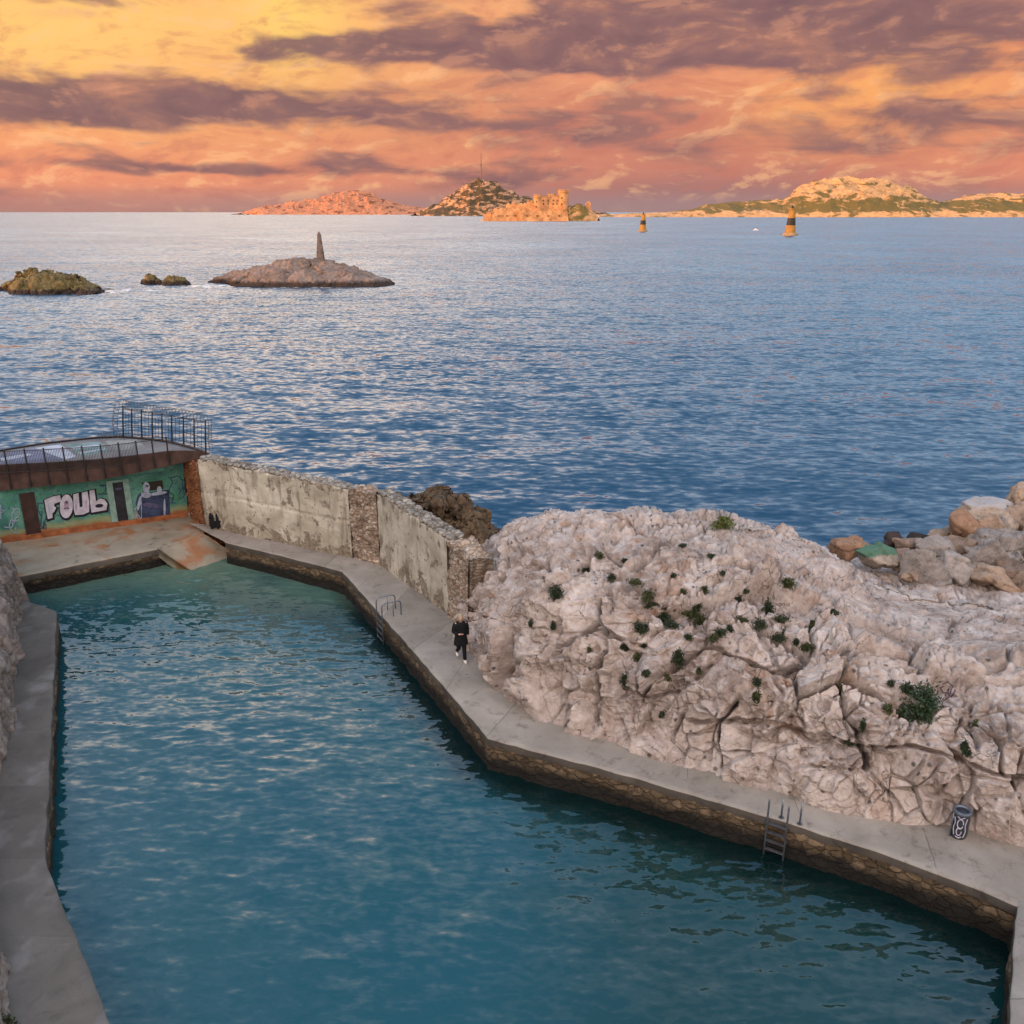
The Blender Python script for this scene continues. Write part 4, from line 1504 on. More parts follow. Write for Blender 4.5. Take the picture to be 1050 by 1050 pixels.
RZ = 4.75
hut = thing('bathing_hut', 'low flat-roofed concrete bathing hut with teal graffiti front at the far end of the pool', 'hut', tuple(H0 + ht * HL * 0.5 - hn * 2.0))
s_end = onwall(190, 500)[0]
wallmb = MB()
fbox(wallmb, -9.0, s_end, PZ - 1.6, 4.15, 0.0, -0.35)
wallmb.build('front_wall', M_HUT, hut)
mb = MB(); fbox(mb, -9.0, s_end - 0.2, PZ - 1.6, 4.15, -0.352, -3.6); mb.build('back_room', M_FASCIA, hut)
mb = MB(); fbox(mb, -9.0, s_end, PZ - 0.3, PZ + 0.24, 0.10, 0.003); mb.build('plinth', M_RUST, hut, bevel=0.02)
mb = MB(); fbox(mb, -9.0, s_end - 0.9, 3.50, 3.72, 0.05, 0.003); mb.build('cornice', simple('teal_cornice', (0.10, 0.26, 0.21), 0.7, var=0.4, scale=2), hut, bevel=0.015)
# brick corner pier, between the front and the sea wall
p0 = H0 + ht * (s_end + 0.003) + hn * 0.10
p0[2] = WZ
p1 = wb[0] + np.array([-0.01, 0, 0])
zt = aty(203, 469, p0[1])[2]
wall_piece('corner_pier', p0, p1, PZ - 0.6, 4.3, 4.35, 0.9, M_PIER, hut, 641, crk=False, rag=0.05)

# roof: curved plan, thick brown fringe that thins towards the rounded end
FR = [(-70, 482, 517), (-30, 480, 509), (0, 477.5, 503.5), (50, 475, 498), (99, 472, 493), (140, 467.5, 485), (173, 463.2, 477.5), (192, 462.6, 473.5), (205, 463.2, 470.5), (211, 464.3, 468.5), (213.5, 465.2, 467.3)]
BK = [(-70, 470), (-30, 466), (0, 462), (50, 454), (99, 448.6), (125, 447.5), (150, 449.5), (173, 452.5), (195, 458.0), (208, 462.4), (213.5, 465.0)]
ft = [gnd(u, a, RZ) for u, a, b in FR]
fb = [aty(u, b, p[1]) for (u, a, b), p in zip(FR, ft)]
bk = [gnd(u, v, RZ) for u, v in BK]
N = 60
k0 = np.linspace(0, len(FR) - 1, N)
ii = np.arange(len(FR))
cu3 = lambda L: np.stack([np.interp(k0, ii, [p[c] for p in L]) for c in range(3)], 1)
FT, FB, BT = cu3(ft), cu3(fb), cu3(bk)
mb = MB()
V, fc = [], []
for i in range(N):
    V += [FT[i], BT[i]]
for i in range(N - 1):
    fc.append((2 * i, 2 * i + 2, 2 * i + 3, 2 * i + 1))
mb.add(V, fc)
roof = mb.build('roof', M_ROOF, hut)
mb = MB()
V, fc = [], []
for i in range(N):
    f = FT[i].copy(); f[2] += 0.03
    inn = FT[i] + (BT[i] - FT[i]) * 0.03 if i < N - 3 else FT[i]
    V += [FB[i], f, inn + np.array([0, 0, 0.028]), FB[i] + np.array([0, 1.3, 0.0]) * (1 if i < N - 12 else max(0.02, (N - 1 - i) / 12))]
for i in range(N - 1):
    a, b = 4 * i, 4 * i + 4
    fc += [(a, b, b + 1, a + 1), (a + 1, b + 1, b + 2, a + 2), (a, a + 3, b + 3, b)]
mb.add(V, fc)
mb.build('fascia', M_FASCIA, roof)
mb = MB()
V, fc = [], []
for i in range(N):
    V += [BT[i], BT[i] - np.array([0, 0, 0.5]), BT[i] + np.array([0, 0, 0.06]), BT[i] - np.array([0, 0.25, -0.062])]
for i in range(N - 3):
    a, b = 4 * i, 4 * i + 4
    fc += [(a + 2, b + 2, b + 1, a + 1), (a + 2, a + 3, b + 3, b + 2)]
mb.add(V, fc)
mb.build('back_kerb', M_FASCIA, roof)
# patches of pale paint on the roof deck
for pts, m_ in (([(0, 466), (38, 459), (64, 471), (60, 473.5), (0, 476)], M_RPAINT2), ([(36, 459.5), (62, 456), (78, 468), (67, 471.5)], M_RPAINT),
                ([(66, 456), (102, 453), (112, 463), (84, 467.5)], M_RPAINT3), ([(108, 452.5), (140, 450.5), (150, 459), (118, 462)], simple('grey_green_roof_paint', (0.20, 0.21, 0.20), 0.7, var=0.4, scale=1.0, bump=0)),
                ([(72, 459), (103, 456), (105, 457.5), (75, 461)], M_RPAINT), ([(80, 464), (108, 460), (109, 461), (82, 465.5)], M_RPAINT),
                ([(0, 470), (30, 465), (34, 466.5), (2, 473)], M_RPAINT)):
    mb = MB()
    zz = 0.006 if m_ is not M_RPAINT else 0.012
    lo = [gnd(u, v, RZ) + np.array([0, 0, 0.002]) for u, v in pts]
    mb.hexa(lo, [p + np.array([0, 0, zz]) for p in lo])
    mb.build('roof_painting', m_, roof)


# doors, window and painting
def quad(u0, v0, u1, v1):
    a, b = onwall(u0, v0), onwall(u1, v1)
    return min(a[0], b[0]), max(a[0], b[0]), min(a[1], b[1]), max(a[1], b[1])


d1 = MB(); s0, z1 = onwall(22, 508); s1, z0 = onwall(41, 551)
fbox(d1, s0, s1, PZ + 0.05, z1, 0.004, 0.03); dd = d1.build('door', M_DOOR_B, hut)
tag(dd, 'brown door on the left')
mb = MB()
for a in (s0 - 0.10, s1):
    fbox(mb, a, a + 0.10, PZ + 0.05, z1 + 0.10, 0.004, 0.06)
fbox(mb, s0 + 0.001, s1 - 0.001, z1, z1 + 0.098, 0.004, 0.055)
mb.build('door_frame', M_DOOR_B, dd)
d2 = MB(); s0, z1 = onwall(115, 495); s1, z0 = onwall(132, 535)
fbox(d2, s0, s1, PZ + 0.27, z1, 0.004, 0.02); dd = d2.build('door', M_DOOR_D, hut)
tag(dd, 'dark open-looking door in a pale frame')
mb = MB()
for a in (s0 - 0.28, s1):
    fbox(mb, a, a + 0.28, PZ + 0.26, z1 + 0.12, 0.004, 0.05)
fbox(mb, s0 + 0.001, s1 - 0.001, z1, z1 + 0.118, 0.004, 0.046)
mb.build('door_frame', M_FRAME, dd)
mb = MB(); fbox(mb, s0 + 0.1, s1 - 0.1, PZ + 1.9, PZ + 2.0, 0.021, 0.026); mb.build('door_slat', simple('dull_blue', (0.05, 0.06, 0.11), 0.6), dd)
w0, w1, y0_, y1_ = quad(147, 504, 166.5, 492)
mb = MB(); fbox(mb, w0, w1, y0_, y1_, 0.004, 0.012); win = mb.build('window', M_SLOT, hut)
mb = MB()
fbox(mb, w0 - 0.08, w0, y0_ - 0.06, y1_ + 0.08, 0.004, 0.05); fbox(mb, w1, w1 + 0.08, y0_ - 0.06, y1_ + 0.08, 0.004, 0.05); fbox(mb, w0 + 0.001, w1 - 0.001, y1_, y1_ + 0.078, 0.004, 0.048)
mb.build('window_frame', M_HUT, win)


def ell(cx, cy, rx, ry, n=20, conv=None, rot=0.0):
    r = []
    for k in range(n):
        a = 2 * PI * k / n
        x, y = rx * math.cos(a), ry * math.sin(a)
        x, y = x * math.cos(rot) - y * math.sin(rot), x * math.sin(rot) + y * math.cos(rot)
        r.append(conv(cx + x, cy + y))
    return r


zB = lambda x, y: onwall(110 + x * 0.1524, 400 + y * 0.1524)
zA = lambda x, y: onwall(0 + x * 0.1524, 400 + y * 0.1524)
mural = MB(); fpoly(mural, [zB(205, 705), zB(225, 690), zB(300, 684), zB(415, 668), zB(425, 845), zB(320, 862), zB(215, 872), zB(190, 760)], 0.004, 0.0075)
mu = mural.build('wall_painting', M_TAGNAVY, hut)
for e, m_ in ((ell(262, 655, 24, 36, conv=zB), M_TAGFACE), (ell(262, 705, 34, 20, conv=zB), M_TAGFACE), (ell(350, 668, 16, 22, conv=zB), M_TAGFACE), (ell(340, 695, 62, 11, conv=zB, rot=-0.15), M_TAGFACE),
              (ell(268, 645, 9, 8, conv=zB), M_TAGBLACK), (ell(300, 775, 62, 16, conv=zB, rot=0.1), simple('dull_violet_spray_paint', (0.07, 0.065, 0.13), 0.7, var=0.4, bump=0)), (ell(215, 760, 10, 50, conv=zB, rot=0.2), M_TAGFACE), (ell(385, 790, 7, 60, conv=zB), M_TAGFACE)):
    mb = MB(); fpoly(mb, e, 0.013, 0.0165); mb.build('painted_shape', m_, mu)
rs = random.Random(4)
for (x0, x1, y0q, y1q, cv) in ((400, 520, 560, 760, zB), (5, 130, 770, 960, zA), (160, 230, 600, 900, zB), (255, 310, 760, 930, zA), (660, 740, 640, 700, zA)):
    mb = MB()
    for k in range(6):
        cx, cy = rs.uniform(x0, x1), rs.uniform(y0q, y1q)
        pts = []
        a = rs.uniform(0, 6)
        for q in range(18):
            a += rs.uniform(-0.9, 0.9)
            cx = min(x1, max(x0, cx + 9 * math.cos(a))); cy = min(y1q, max(y0q, cy + 13 * math.sin(a)))
            s_, z_ = cv(cx, cy)
            pts.append(W(s_, z_, 0.008))
        mb.tube(pts, 0.022, 5)
    mb.build('scribble', rs.choice([M_TAGNAVY, M_TAGBLACK, M_TAGFACE]), hut)

# the big lettered tag: F O U L
LET = {
    'F': [(298, 738), (352, 716), (404, 706), (412, 748), (366, 764), (364, 782), (378, 790), (364, 820), (352, 830), (354, 858), (322, 868), (312, 820)],
    'U': [(492, 702), (528, 692), (536, 788), (556, 784), (550, 690), (588, 680), (600, 752), (600, 818), (562, 836), (506, 840), (496, 800)],
    'L': [(602, 676), (634, 670), (646, 748), (674, 728), (704, 736), (722, 764), (716, 806), (660, 816), (616, 824), (606, 760)],
}
O_ring = ell(446, 782, 44, 80, 28, conv=lambda x, y: (x, y), rot=0.06)
LET['O'] = O_ring
gb = MB()


def offset(poly, d):
    cx = sum(p[0] for p in poly) / len(poly); cy = sum(p[1] for p in poly) / len(poly)
    n = len(poly); out = []
    area = sum(poly[i][0] * poly[(i + 1) % n][1] - poly[(i + 1) % n][0] * poly[i][1] for i in range(n))
    sg = 1 if area > 0 else -1
    for i in range(n):
        a = Vector(poly[i - 1]); b = Vector(poly[i]); c = Vector(poly[(i + 1) % n])
        n1 = Vector(((b - a).y, -(b - a).x)).normalized() * sg
        n2 = Vector(((c - b).y, -(c - b).x)).normalized() * sg
        m_ = (n1 + n2)
        m_ = m_ / max(0.6, m_.length_squared / 2)
        out.append((b.x + m_.x * d, b.y + m_.y * d))
    return out


lay = 0.0045
tagw = MB()
for k, ch in enumerate('FUOL'):
    P_ = offset(LET[ch], 11)
    P_ = P_ + [] 
    fpoly(tagw, [zA(x + 3, y + 5) for x, y in P_], 0.003, 0.0065 + 0.0004 * k)
tg = tagw.build('graffiti', M_TAGBLACK, hut)
tag(tg, 'big white tag lettered FOUL with a black outline')
for ch in 'FOUL':
    mb = MB()
    fpoly(mb, [zA(x, y) for x, y in LET[ch]], 0.0085, 0.012)
    mb.build('letter', M_TAGWHITE, tg)
for e, m_ in ((ell(446, 775, 17, 34, conv=zA), M_TAGMAUVE), (ell(446, 755, 12, 11, conv=zA), M_TAGBLACK), (ell(448, 795, 20, 7, conv=zA), M_TAGBLACK), (ell(668, 778, 28, 13, conv=zA, rot=-0.1), M_TAGBLACK), (ell(330, 790, 5, 30, conv=zA, rot=-0.1), M_TAGFACE), (ell(512, 790, 6, 30, conv=zA), M_TAGMAUVE), (ell(580, 770, 5, 34, conv=zA), M_TAGMAUVE)):
    mb = MB(); fpoly(mb, e, 0.0125, 0.0155); mb.build('letter_mark', m_, tg)

# ------------------------------------------------------------------ railing along the front of the roof
out_ = hn * 0.06
rail = thing('railing', 'black iron bar railing along the front edge of the hut roof', 'railing', tuple(FT[20] + out_))
fpos = lambda u: np.array([np.interp(u, [f[0] for f in FR], [p[c] for p in ft]) for c in range(3)])
fbot = lambda u: np.interp(u, [f[0] for f in FR], [p[2] for p in fb])
pus = [-58, -36, -14, 7, 27.5, 47, 66.5, 86, 105, 123, 141, 157, 172]
for u in pus:
    p = fpos(u) + out_
    mb = MB(); mb.box((p[0], p[1], (fbot(u) + 0.05 + 5.52) / 2), (0.055, 0.055, 5.52 - fbot(u) - 0.05))
    mb.build('post', M_IRON, rail)
    mb = MB(); mb.box((p[0] + hn[0] * -0.03, p[1] + 0.035, fbot(u) + 0.22), (0.12, 0.02, 0.16)); mb.build('bracket', M_IRON, rail)
for zt_ in (5.44, 4.42):
    mb = MB()
    for a, b in zip(pus[:-1], pus[1:]):
        p, q = fpos(a) + out_ * 1.3, fpos(b) + out_ * 1.3
        if zt_ < 5 and a > 120: continue
        mb.tube([(p[0], p[1], zt_), (q[0], q[1], zt_)], 0.018, 6)
    mb.build('rail', M_IRON, rail)
for a, b in zip(pus[:-1], pus[1:]):
    if a > 125: continue
    mb = MB()
    p, q = fpos(a) + out_ * 1.3, fpos(b) + out_ * 1.3
    n = 12
    for k in range(1, n):
        x = lin(p, q, k / n)
        mb.tube([(x[0], x[1], 4.42), (x[0], x[1], 5.44)], 0.011, 4)
    mb.build('bar_panel', M_IRON, rail)

# ------------------------------------------------------------------ spiked fence with coils of razor wire
PB = [(126, 447.3, 416), (135, 447.8, 419), (145, 448.8, 420), (156, 450.0, 422), (166, 451.0, 423.6), (176, 452.6, 425.2), (188, 454.8, 427), (199, 458.4, 429), (210.6, 463.2, 431)]
fence = thing('spiked_fence', 'rusty iron fence topped with barbed wire coils at the seaward corner of hut roof', 'fence', tuple(gnd(166, 451, RZ)))
tops = []
bots = []
for u, vb, vt in PB:
    b = gnd(u, vb, RZ + 0.05)
    t_ = aty(u, vt, b[1])
    tops.append(t_); bots.append(b)
    mb = MB(); mb.tube([tuple(b - np.array([0, 0, 0.25])), tuple(lin(b, t_, 0.5)), tuple(t_)], [0.045, 0.040, 0.030], 6); mb.build('post', M_IRON, fence)
for f in (0.10, 0.42, 0.72, 0.95):
    mb = MB(); mb.tube([tuple(lin(b, t_, f)) for b, t_ in zip(bots, tops)], 0.016, 6); mb.build('rail', M_IRON, fence)
for k in range(len(PB) - 1):
    mb = MB()
    for q in (0.33, 0.66):
        b, t_ = lin(bots[k], bots[k + 1], q), lin(tops[k], tops[k + 1], q)
        mb.tube([tuple(lin(b, t_, 0.05)), tuple(lin(b, t_, 0.80 + 0.12 * ((k * 7 + int(q * 10)) % 3) / 2))], 0.011, 5)
    mb.build('bar_panel', M_IRON, fence)


def coil(path, r, turns, rr=0.011):
    pts = []
    n = int(turns * 14)
    path = [Vector(tuple(p)) for p in path]
    for i in range(n + 1):
        f = i / n * (len(path) - 1)
        k = min(int(f), len(path) - 2)
        c = path[k].lerp(path[k + 1], f - k)
        tdir = (path[k + 1] - path[k]).normalized()
        side = tdir.cross(Vector((0, 0, 1))).normalized()
        a = 2 * PI * turns * i / n
        pts.append(c + side * r * math.cos(a) + Vector((0, 0, 1)) * r * math.sin(a) + tdir * 0.02 * math.sin(3 * a))
    mb = MB(); mb.tube(pts, rr, 5)
    return mb


coil([t_ + np.array([0, -0.05, 0.12]) for t_ in tops], 0.24, 26).build('barbed_wire', M_WIRE, fence)
e = bots[0] + np.array([-0.35, 0, 0.15])
coil([e, e + np.array([0.05, 0, 0.7]), tops[0] + np.array([-0.28, 0, 0.1])], 0.30, 6).build('barbed_wire', M_WIRE, fence)
e = bots[-1] + np.array([0.28, 0, 0.05])
coil([e, e + np.array([0.02, 0, 0.7]), tops[-1] + np.array([0.22, 0, 0.0])], 0.26, 6).build('barbed_wire', M_WIRE, fence)
e = bots[0]
coil([gnd(100, 450, RZ) + np.array([0, 0, 0.15]), gnd(113, 449, RZ) + np.array([0, 0, 0.16]), e + np.array([0.1, -.1, 0.16])], 0.17, 9).build('barbed_wire', M_WIRE, fence)


# ------------------------------------------------------------------ bags at the foot of the wall
def bag(loc, w, d, h, seed, label, lean):
    root = thing('backpack', label, 'bag', loc, 'dark bags at the foot of the sea wall', 0.35)
    bm = bmesh.new(); bmesh.ops.create_icosphere(bm, subdivisions=4, radius=1)
    P = np.array([v.co[:] for v in bm.verts]); Fq = np.array([[v.index for v in f.verts] for f in bm.faces]); bm.free()
    P = np.sign(P) * np.abs(P) ** 0.62
    P = P * np.array([w / 2, d / 2, h / 2])
    P[:, 0] *= 1 - 0.22 * (P[:, 2] / h)
    P += (0.04 * vnoise(P * 7 + seed, seed))[:, None] * np.sign(P)
    P[:, 2] += h / 2
    P[:, 1] += lean * P[:, 2]
    np_mesh('bag_body', P + np.array(loc), Fq, M_BLACKCLOTH, root)
    mb = MB(); mb.box((loc[0], loc[1] - d * 0.50, loc[2] + h * 0.36), (w * 0.66, d * 0.28, h * 0.40)); mb.build('front_pocket', M_BLACKCLOTH, root, bevel=0.03)
    mb = MB(); mb.tube([(loc[0] - 0.07, loc[1] + lean * h, loc[2] + h * 0.95), (loc[0] - 0.05, loc[1] + lean * h, loc[2] + h + 0.09), (loc[0] + 0.05, loc[1] + lean * h, loc[2] + h + 0.09), (loc[0] + 0.07, loc[1] + lean * h, loc[2] + h * 0.95)], 0.014, 6)
    mb.build('strap', M_BLACKCLOTH, root)


bag(tuple(gnd(219.5, 542, WZ + 0.01)), 0.40, 0.34, 0.80, 3, 'black bag at the foot of the sea wall, the left one of the two', 0.12)
bag(tuple(gnd(226, 542.5, WZ + 0.01)), 0.38, 0.34, 0.90, 8, 'black bag at the foot of the sea wall, the right and slightly taller one', 0.10)

# ------------------------------------------------------------------ pool ladders
def ladder_main():
    a, b = gnd(788, 837.5, WZ), gnd(808, 844.5, WZ)
    t = (b - a) / np.linalg.norm(b - a)
    n = np.array([-t[1], t[0], 0]);
    if n[1] < 0: n = -n
    root = thing('pool_ladder', 'steel pool ladder with four upright posts on the near walkway edge', 'ladder', tuple((a + b) / 2))
    a, b = a - n * 0.09, b - n * 0.09
    for p, h in ((a, 0.58), (b, 0.58)):
        mb = MB(); mb.tube([(p[0], p[1], -0.9), (p[0], p[1], WZ + h - 0.05), (p[0] + n[0] * 0.015, p[1] + n[1] * 0.015, WZ + h)], 0.026, 10); mb.build('stile', M_STEEL, root, smooth=True)
    for u, v, h in ((801, 838.5, 0.60), (820, 845, 0.68)):
        q = gnd(u, v, WZ)
        mb = MB(); mb.tube([(q[0], q[1], WZ - 0.02), (q[0], q[1], WZ + h)], 0.026, 10); o = mb.build('handrail_post', M_STEEL, root, smooth=True)
        mb = MB(); mb.lathe([(0.07, 0), (0.07, 0.012), (0.03, 0.016)], (q[0], q[1], WZ + 0.004), 14); mb.build('base_plate', M_STEEL, o)
    for k in range(6):
        z = WZ - 0.14 - 0.26 * k
        mb = MB(); mb.hexa([tuple(a + np.array([0, 0, z - a[2]]) - n * 0.04), tuple(b + np.array([0, 0, z - b[2]]) - n * 0.04), tuple(b + np.array([0, 0, z - b[2]]) + n * 0.04), tuple(a + np.array([0, 0, z - a[2]]) + n * 0.04)],
                           [tuple(a + np.array([0, 0, z + .035 - a[2]]) - n * 0.04), tuple(b + np.array([0, 0, z + .035 - b[2]]) - n * 0.04), tuple(b + np.array([0, 0, z + .035 - b[2]]) + n * 0.04), tuple(a + np.array([0, 0, z + .035 - a[2]]) + n * 0.04)])
        mb.build('rung', M_RUNG, root)


ladder_main()


def ladder_far():
    a, b = gnd(384, 622, WZ), gnd(400, 640, WZ)
    t = (b - a) / np.linalg.norm(b - a)
    n = np.array([-t[1], t[0], 0])
    if n[0] < 0: n = -n
    root = thing('pool_ladder', 'small steel pool ladder with arched handrails on the walkway below the sea wall', 'ladder', tuple((a + b) / 2))
    c = (a + b) / 2 + n * 0.05
    for sgn in (-0.32, 0.32):
        p = c + t * sgn
        q = p + n * 0.62
        o0 = p - n * 0.16
        H = WZ + 0.62
        pts = [(o0[0], o0[1], -0.8), (o0[0], o0[1], H - 0.14), (*(o0 + n * 0.06)[:2], H - 0.03), (*(o0 + n * 0.16)[:2], H), (*(q - n * 0.12)[:2], H), (*(q - n * 0.03)[:2], H - 0.04), (q[0], q[1], H - 0.14), (q[0], q[1], WZ - 0.02)]
        mb = MB(); mb.tube(pts, 0.024, 8); mb.build('handrail', M_STEEL, root, smooth=True)
        r_ = p + n * 0.3
        mb = MB(); mb.tube([(r_[0], r_[1], WZ - .02), (r_[0], r_[1], H)], 0.018, 8); mb.build('handrail_post', M_STEEL, root, smooth=True)
    for k in range(5):
        z = WZ - 0.15 - 0.27 * k
        p, q = c + t * -0.32 - n * 0.19, c + t * 0.32 - n * 0.19
        mb = MB(); mb.tube([(p[0], p[1], z), (q[0], q[1], z)], 0.022, 8); mb.build('rung', M_RUNG, root)


ladder_far()


# ------------------------------------------------------------------ litter bin
def bin_():
    c = gnd(982, 857, WZ + 0.005)
    root = thing('litter_bin', 'dark round litter bin with white scrawled tags against the foot of the rock', 'bin', tuple(c))
    mb = MB(); mb.lathe([(0.166, 0.0), (0.181, 0.027), (0.189, 0.09), (0.196, 0.405), (0.202, 0.72), (0.202, 0.756)], tuple(c), 40); body = mb.build('bin_body', M_BIN, root, smooth=True)
    mb = MB(); mb.lathe([(0.219, 0.72), (0.227, 0.738), (0.227, 0.783), (0.208, 0.801), (0.154, 0.796), (0.139, 0.72), (0.131, 0.63)], tuple(c), 40, cap=False); mb.build('rim', simple('bin_rim_steel', (0.11, 0.13, 0.16), 0.4, 0.5, 0.4), root, smooth=True)
    mb = MB(); mb.lathe([(0.135, 0.666), (0.077, 0.684), (0.008, 0.689)], tuple(c), 24); mb.build('bin_bag', M_BLACKCLOTH, root, smooth=True)
    for s_ in (-1, 1):
        mb = MB()
        for z in (0.0,):
            mb.tube([(c[0] + s_ * 0.208, c[1] - 0.02, c[2] + 0.02), (c[0] + s_ * 0.22, c[1] - 0.02, c[2] + 0.72)], 0.014, 8)
        mb.build('side_strut', M_STEEL, root, smooth=True)
    face = math.atan2(-c[1], -c[0])
    cyl = lambda a, z, r=0.203: (c[0] + r * math.cos(face + a), c[1] + r * math.sin(face + a), c[2] + z * 0.9)
    for strokes in ([(0.34 * math.cos(q * 0.45) + 0.05, 0.54 + 0.15 * math.sin(q * 0.45)) for q in range(14)], [(0.28 * math.cos(q * 0.45 + 1) + 0.02, 0.29 + 0.12 * math.sin(q * 0.45 + 1)) for q in range(13)],
                    [(-0.75, 0.70), (-0.55, 0.55), (-0.7, 0.35), (-0.5, 0.15)], [(0.75, 0.72), (0.62, 0.5), (0.78, 0.3), (0.6, 0.12)], [(-0.4, 0.76), (0.0, 0.70), (0.45, 0.77)], [(-0.3, 0.12), (0.1, 0.09), (0.4, 0.14)]):
        mb = MB(); mb.tube([cyl(a, z) for a, z in strokes], 0.013, 5); mb.build('scrawl', M_TAGWHITE, body)


bin_()


# ------------------------------------------------------------------ walker
def skin_mesh(name, joints, edges, levels=2):
    me = bpy.data.meshes.new(name)
    me.from_pydata([j[0] for j in joints], edges, [])
    o = bpy.data.objects.new(name, me)
    COL.objects.link(o)
    sk = o.modifiers.new('skin', 'SKIN')
    for i, j in enumerate(joints):
        d = me.skin_vertices[0].data[i]
        r = j[1] if hasattr(j[1], '__len__') else (j[1], j[1])
        d.radius = r
        d.use_root = (i == 0)
    sb = o.modifiers.new('sub', 'SUBSURF'); sb.levels = levels; sb.render_levels = levels
    bpy.context.view_layer.update()
    dg = bpy.context.evaluated_depsgraph_get()
    r = bpy.data.meshes.new_from_object(o.evaluated_get(dg))
    bpy.data.objects.remove(o)
    V = np.array([v.co[:] for v in r.vertices])
    Fs = [tuple(p.vertices) for p in r.polygons]
    bpy.data.meshes.remove(r)
    return V, Fs


def walker():
    c = gnd(473, 676.5, WZ)
    dirw = gnd(492, 712, WZ) - gnd(466, 660, WZ)
    rz = math.atan2(dirw[1], dirw[0]) + PI / 2         # the figure is modelled facing -Y
    root = thing('person', 'person in a long black coat and dark trousers walking along the walkway in white shoes', 'person', tuple(c), rz=rz)
    J = [((0, 0, .94), (.135, .10)), ((0, 0, 1.14), (.12, .09)), ((0, .005, 1.34), (.15, .10)), ((0, 0, 1.46), (.085, .07)), ((0, -.015, 1.525), .052), ((0, -.03, 1.60), (.072, .085)), ((0, -.03, 1.68), (.074, .088)), ((0, -.02, 1.735), (.05, .06)),
         ((.085, 0, .88), .092), ((.085, -.13, .49), .060), ((.085, -.20, .10), .040), ((.088, -.31, .045), .036),
         ((-.085, 0, .88), .092), ((-.085, -.02, .48), .060), ((-.085, .26, .24), .040), ((-.088, .20, .13), .034),
         ((.19, 0, 1.42), .060), ((.245, .10, 1.16), .045), ((.235, -.02, .94), .034), ((.235, -.06, .87), (.024, .036)),
         ((-.19, 0, 1.42), .060), ((-.26, -.02, 1.15), .045), ((-.10, -.21, 1.10), .034), ((-.04, -.24, 1.11), (.024, .036))]
    E = [(0, 1), (1, 2), (2, 3), (3, 4), (4, 5), (5, 6), (6, 7), (0, 8), (8, 9), (9, 10), (10, 11), (0, 12), (12, 13), (13, 14), (14, 15), (2, 16), (16, 17), (17, 18), (18, 19), (2, 20), (20, 21), (21, 22), (22, 23)]
    V, Fs = skin_mesh('person_skin', J, E)
    mb = MB(); mb.add(V, Fs)
    # fingers and thumbs, nose
    for hx, hy, hz, dx, dy, dz in ((.235, -.07, .86, 0, -.25, -1), (-.03, -.245, 1.11, 1, -.2, .05)):
        d = Vector((dx, dy, dz)).normalized()
        s_ = d.cross(Vector((1, 0, 0)) if abs(d.x) < 0.5 else Vector((0, 0, 1))).normalized()
        for k, L in enumerate((.060, .075, .080, .070)):
            b = Vector((hx, hy, hz)) + s_ * (k - 1.5) * .019
            mb.tube([b, b + d * L * .6, b + d * L + Vector((0, .012, 0))], [.0095, .0085, .006], 6)
        b = Vector((hx, hy, hz)) - d * .03 + s_ * -.035
        mb.tube([b, b - s_ * .03 + d * .02, b - s_ * .038 + d * .05], [.011, .010, .007], 6)
    mb.tube([(0, -.108, 1.648), (0, -.128, 1.61), (0, -.112, 1.602)], [.010, .016, .012], 6)
    for sx in (-1, 1):
        mb.lathe([(.004, -.022), (.018, -.012), (.020, .006), (.008, .022)], (sx * .082, -.02, 1.635), 8, 0.5, 1.0)
    me = bpy.data.meshes.new('body'); me.from_pydata(mb.V, [], mb.Fc)
    body = link_mesh('body', me, M_SKIN, root, True)

    def part(name, m_, mat, parent=root, smooth=True):
        me_ = bpy.data.meshes.new(name); me_.from_pydata(m_.V, [], m_.Fc)
        bm = bmesh.new(); bm.from_mesh(me_); bmesh.ops.recalc_face_normals(bm, faces=bm.faces); bm.to_mesh(me_); bm.free()
        return link_mesh(name, me_, mat, parent, smooth)
    m_ = MB()
    m_.lathe([(.08, 1.50), (.155, 1.465), (.205, 1.42), (.215, 1.32), (.205, 1.15), (.205, 1.0), (.225, .85), (.25, .68), (.255, .62), (.24, .62)], (0, .01, 0), 24, 1.0, 0.74, cap=False)
    m_.tube([(.17, 0, 1.43), (.225, .05, 1.28), (.255, .10, 1.15), (.245, .03, 1.03), (.24, -.02, .955)], [.085, .078, .070, .062, .058], 12)
    m_.tube([(-.17, 0, 1.43), (-.235, .0, 1.28), (-.265, -.02, 1.14), (-.19, -.13, 1.115), (-.125, -.195, 1.10)], [.085, .078, .070, .062, .058], 12)
    part('coat', m_, M_BLACKCLOTH)
    m_ = MB()
    m_.tube([(.085, 0, .90), (.085, -.07, .68), (.085, -.13, .49), (.085, -.175, .26), (.085, -.20, .10)], [.11, .098, .078, .068, .062], 12)
    m_.tube([(-.085, 0, .90), (-.085, -.015, .68), (-.085, -.02, .48), (-.085, .12, .36), (-.085, .25, .25)], [.11, .098, .078, .068, .062], 12)
    part('trousers', m_, M_BLACKCLOTH)
    for pts in ([(.086, -.13, .055), (.087, -.20, .060), (.088, -.28, .048), (.089, -.36, .036)], [(-.086, .28, .26), (-.086, .27, .19), (-.087, .22, .125), (-.088, .17, .07)]):
        m_ = MB(); m_.tube(pts, [.040, .052, .048, .032], 12); part('shoe', m_, M_WHITE)
    m_ = MB()
    m_.lathe([(.098, 1.52), (.104, 1.60), (.108, 1.67), (.096, 1.735), (.060, 1.775), (.01, 1.785)], (0, .012, 0), 20, 0.92, 1.0)
    hh = part('hair', m_, M_HAIR)


walker()


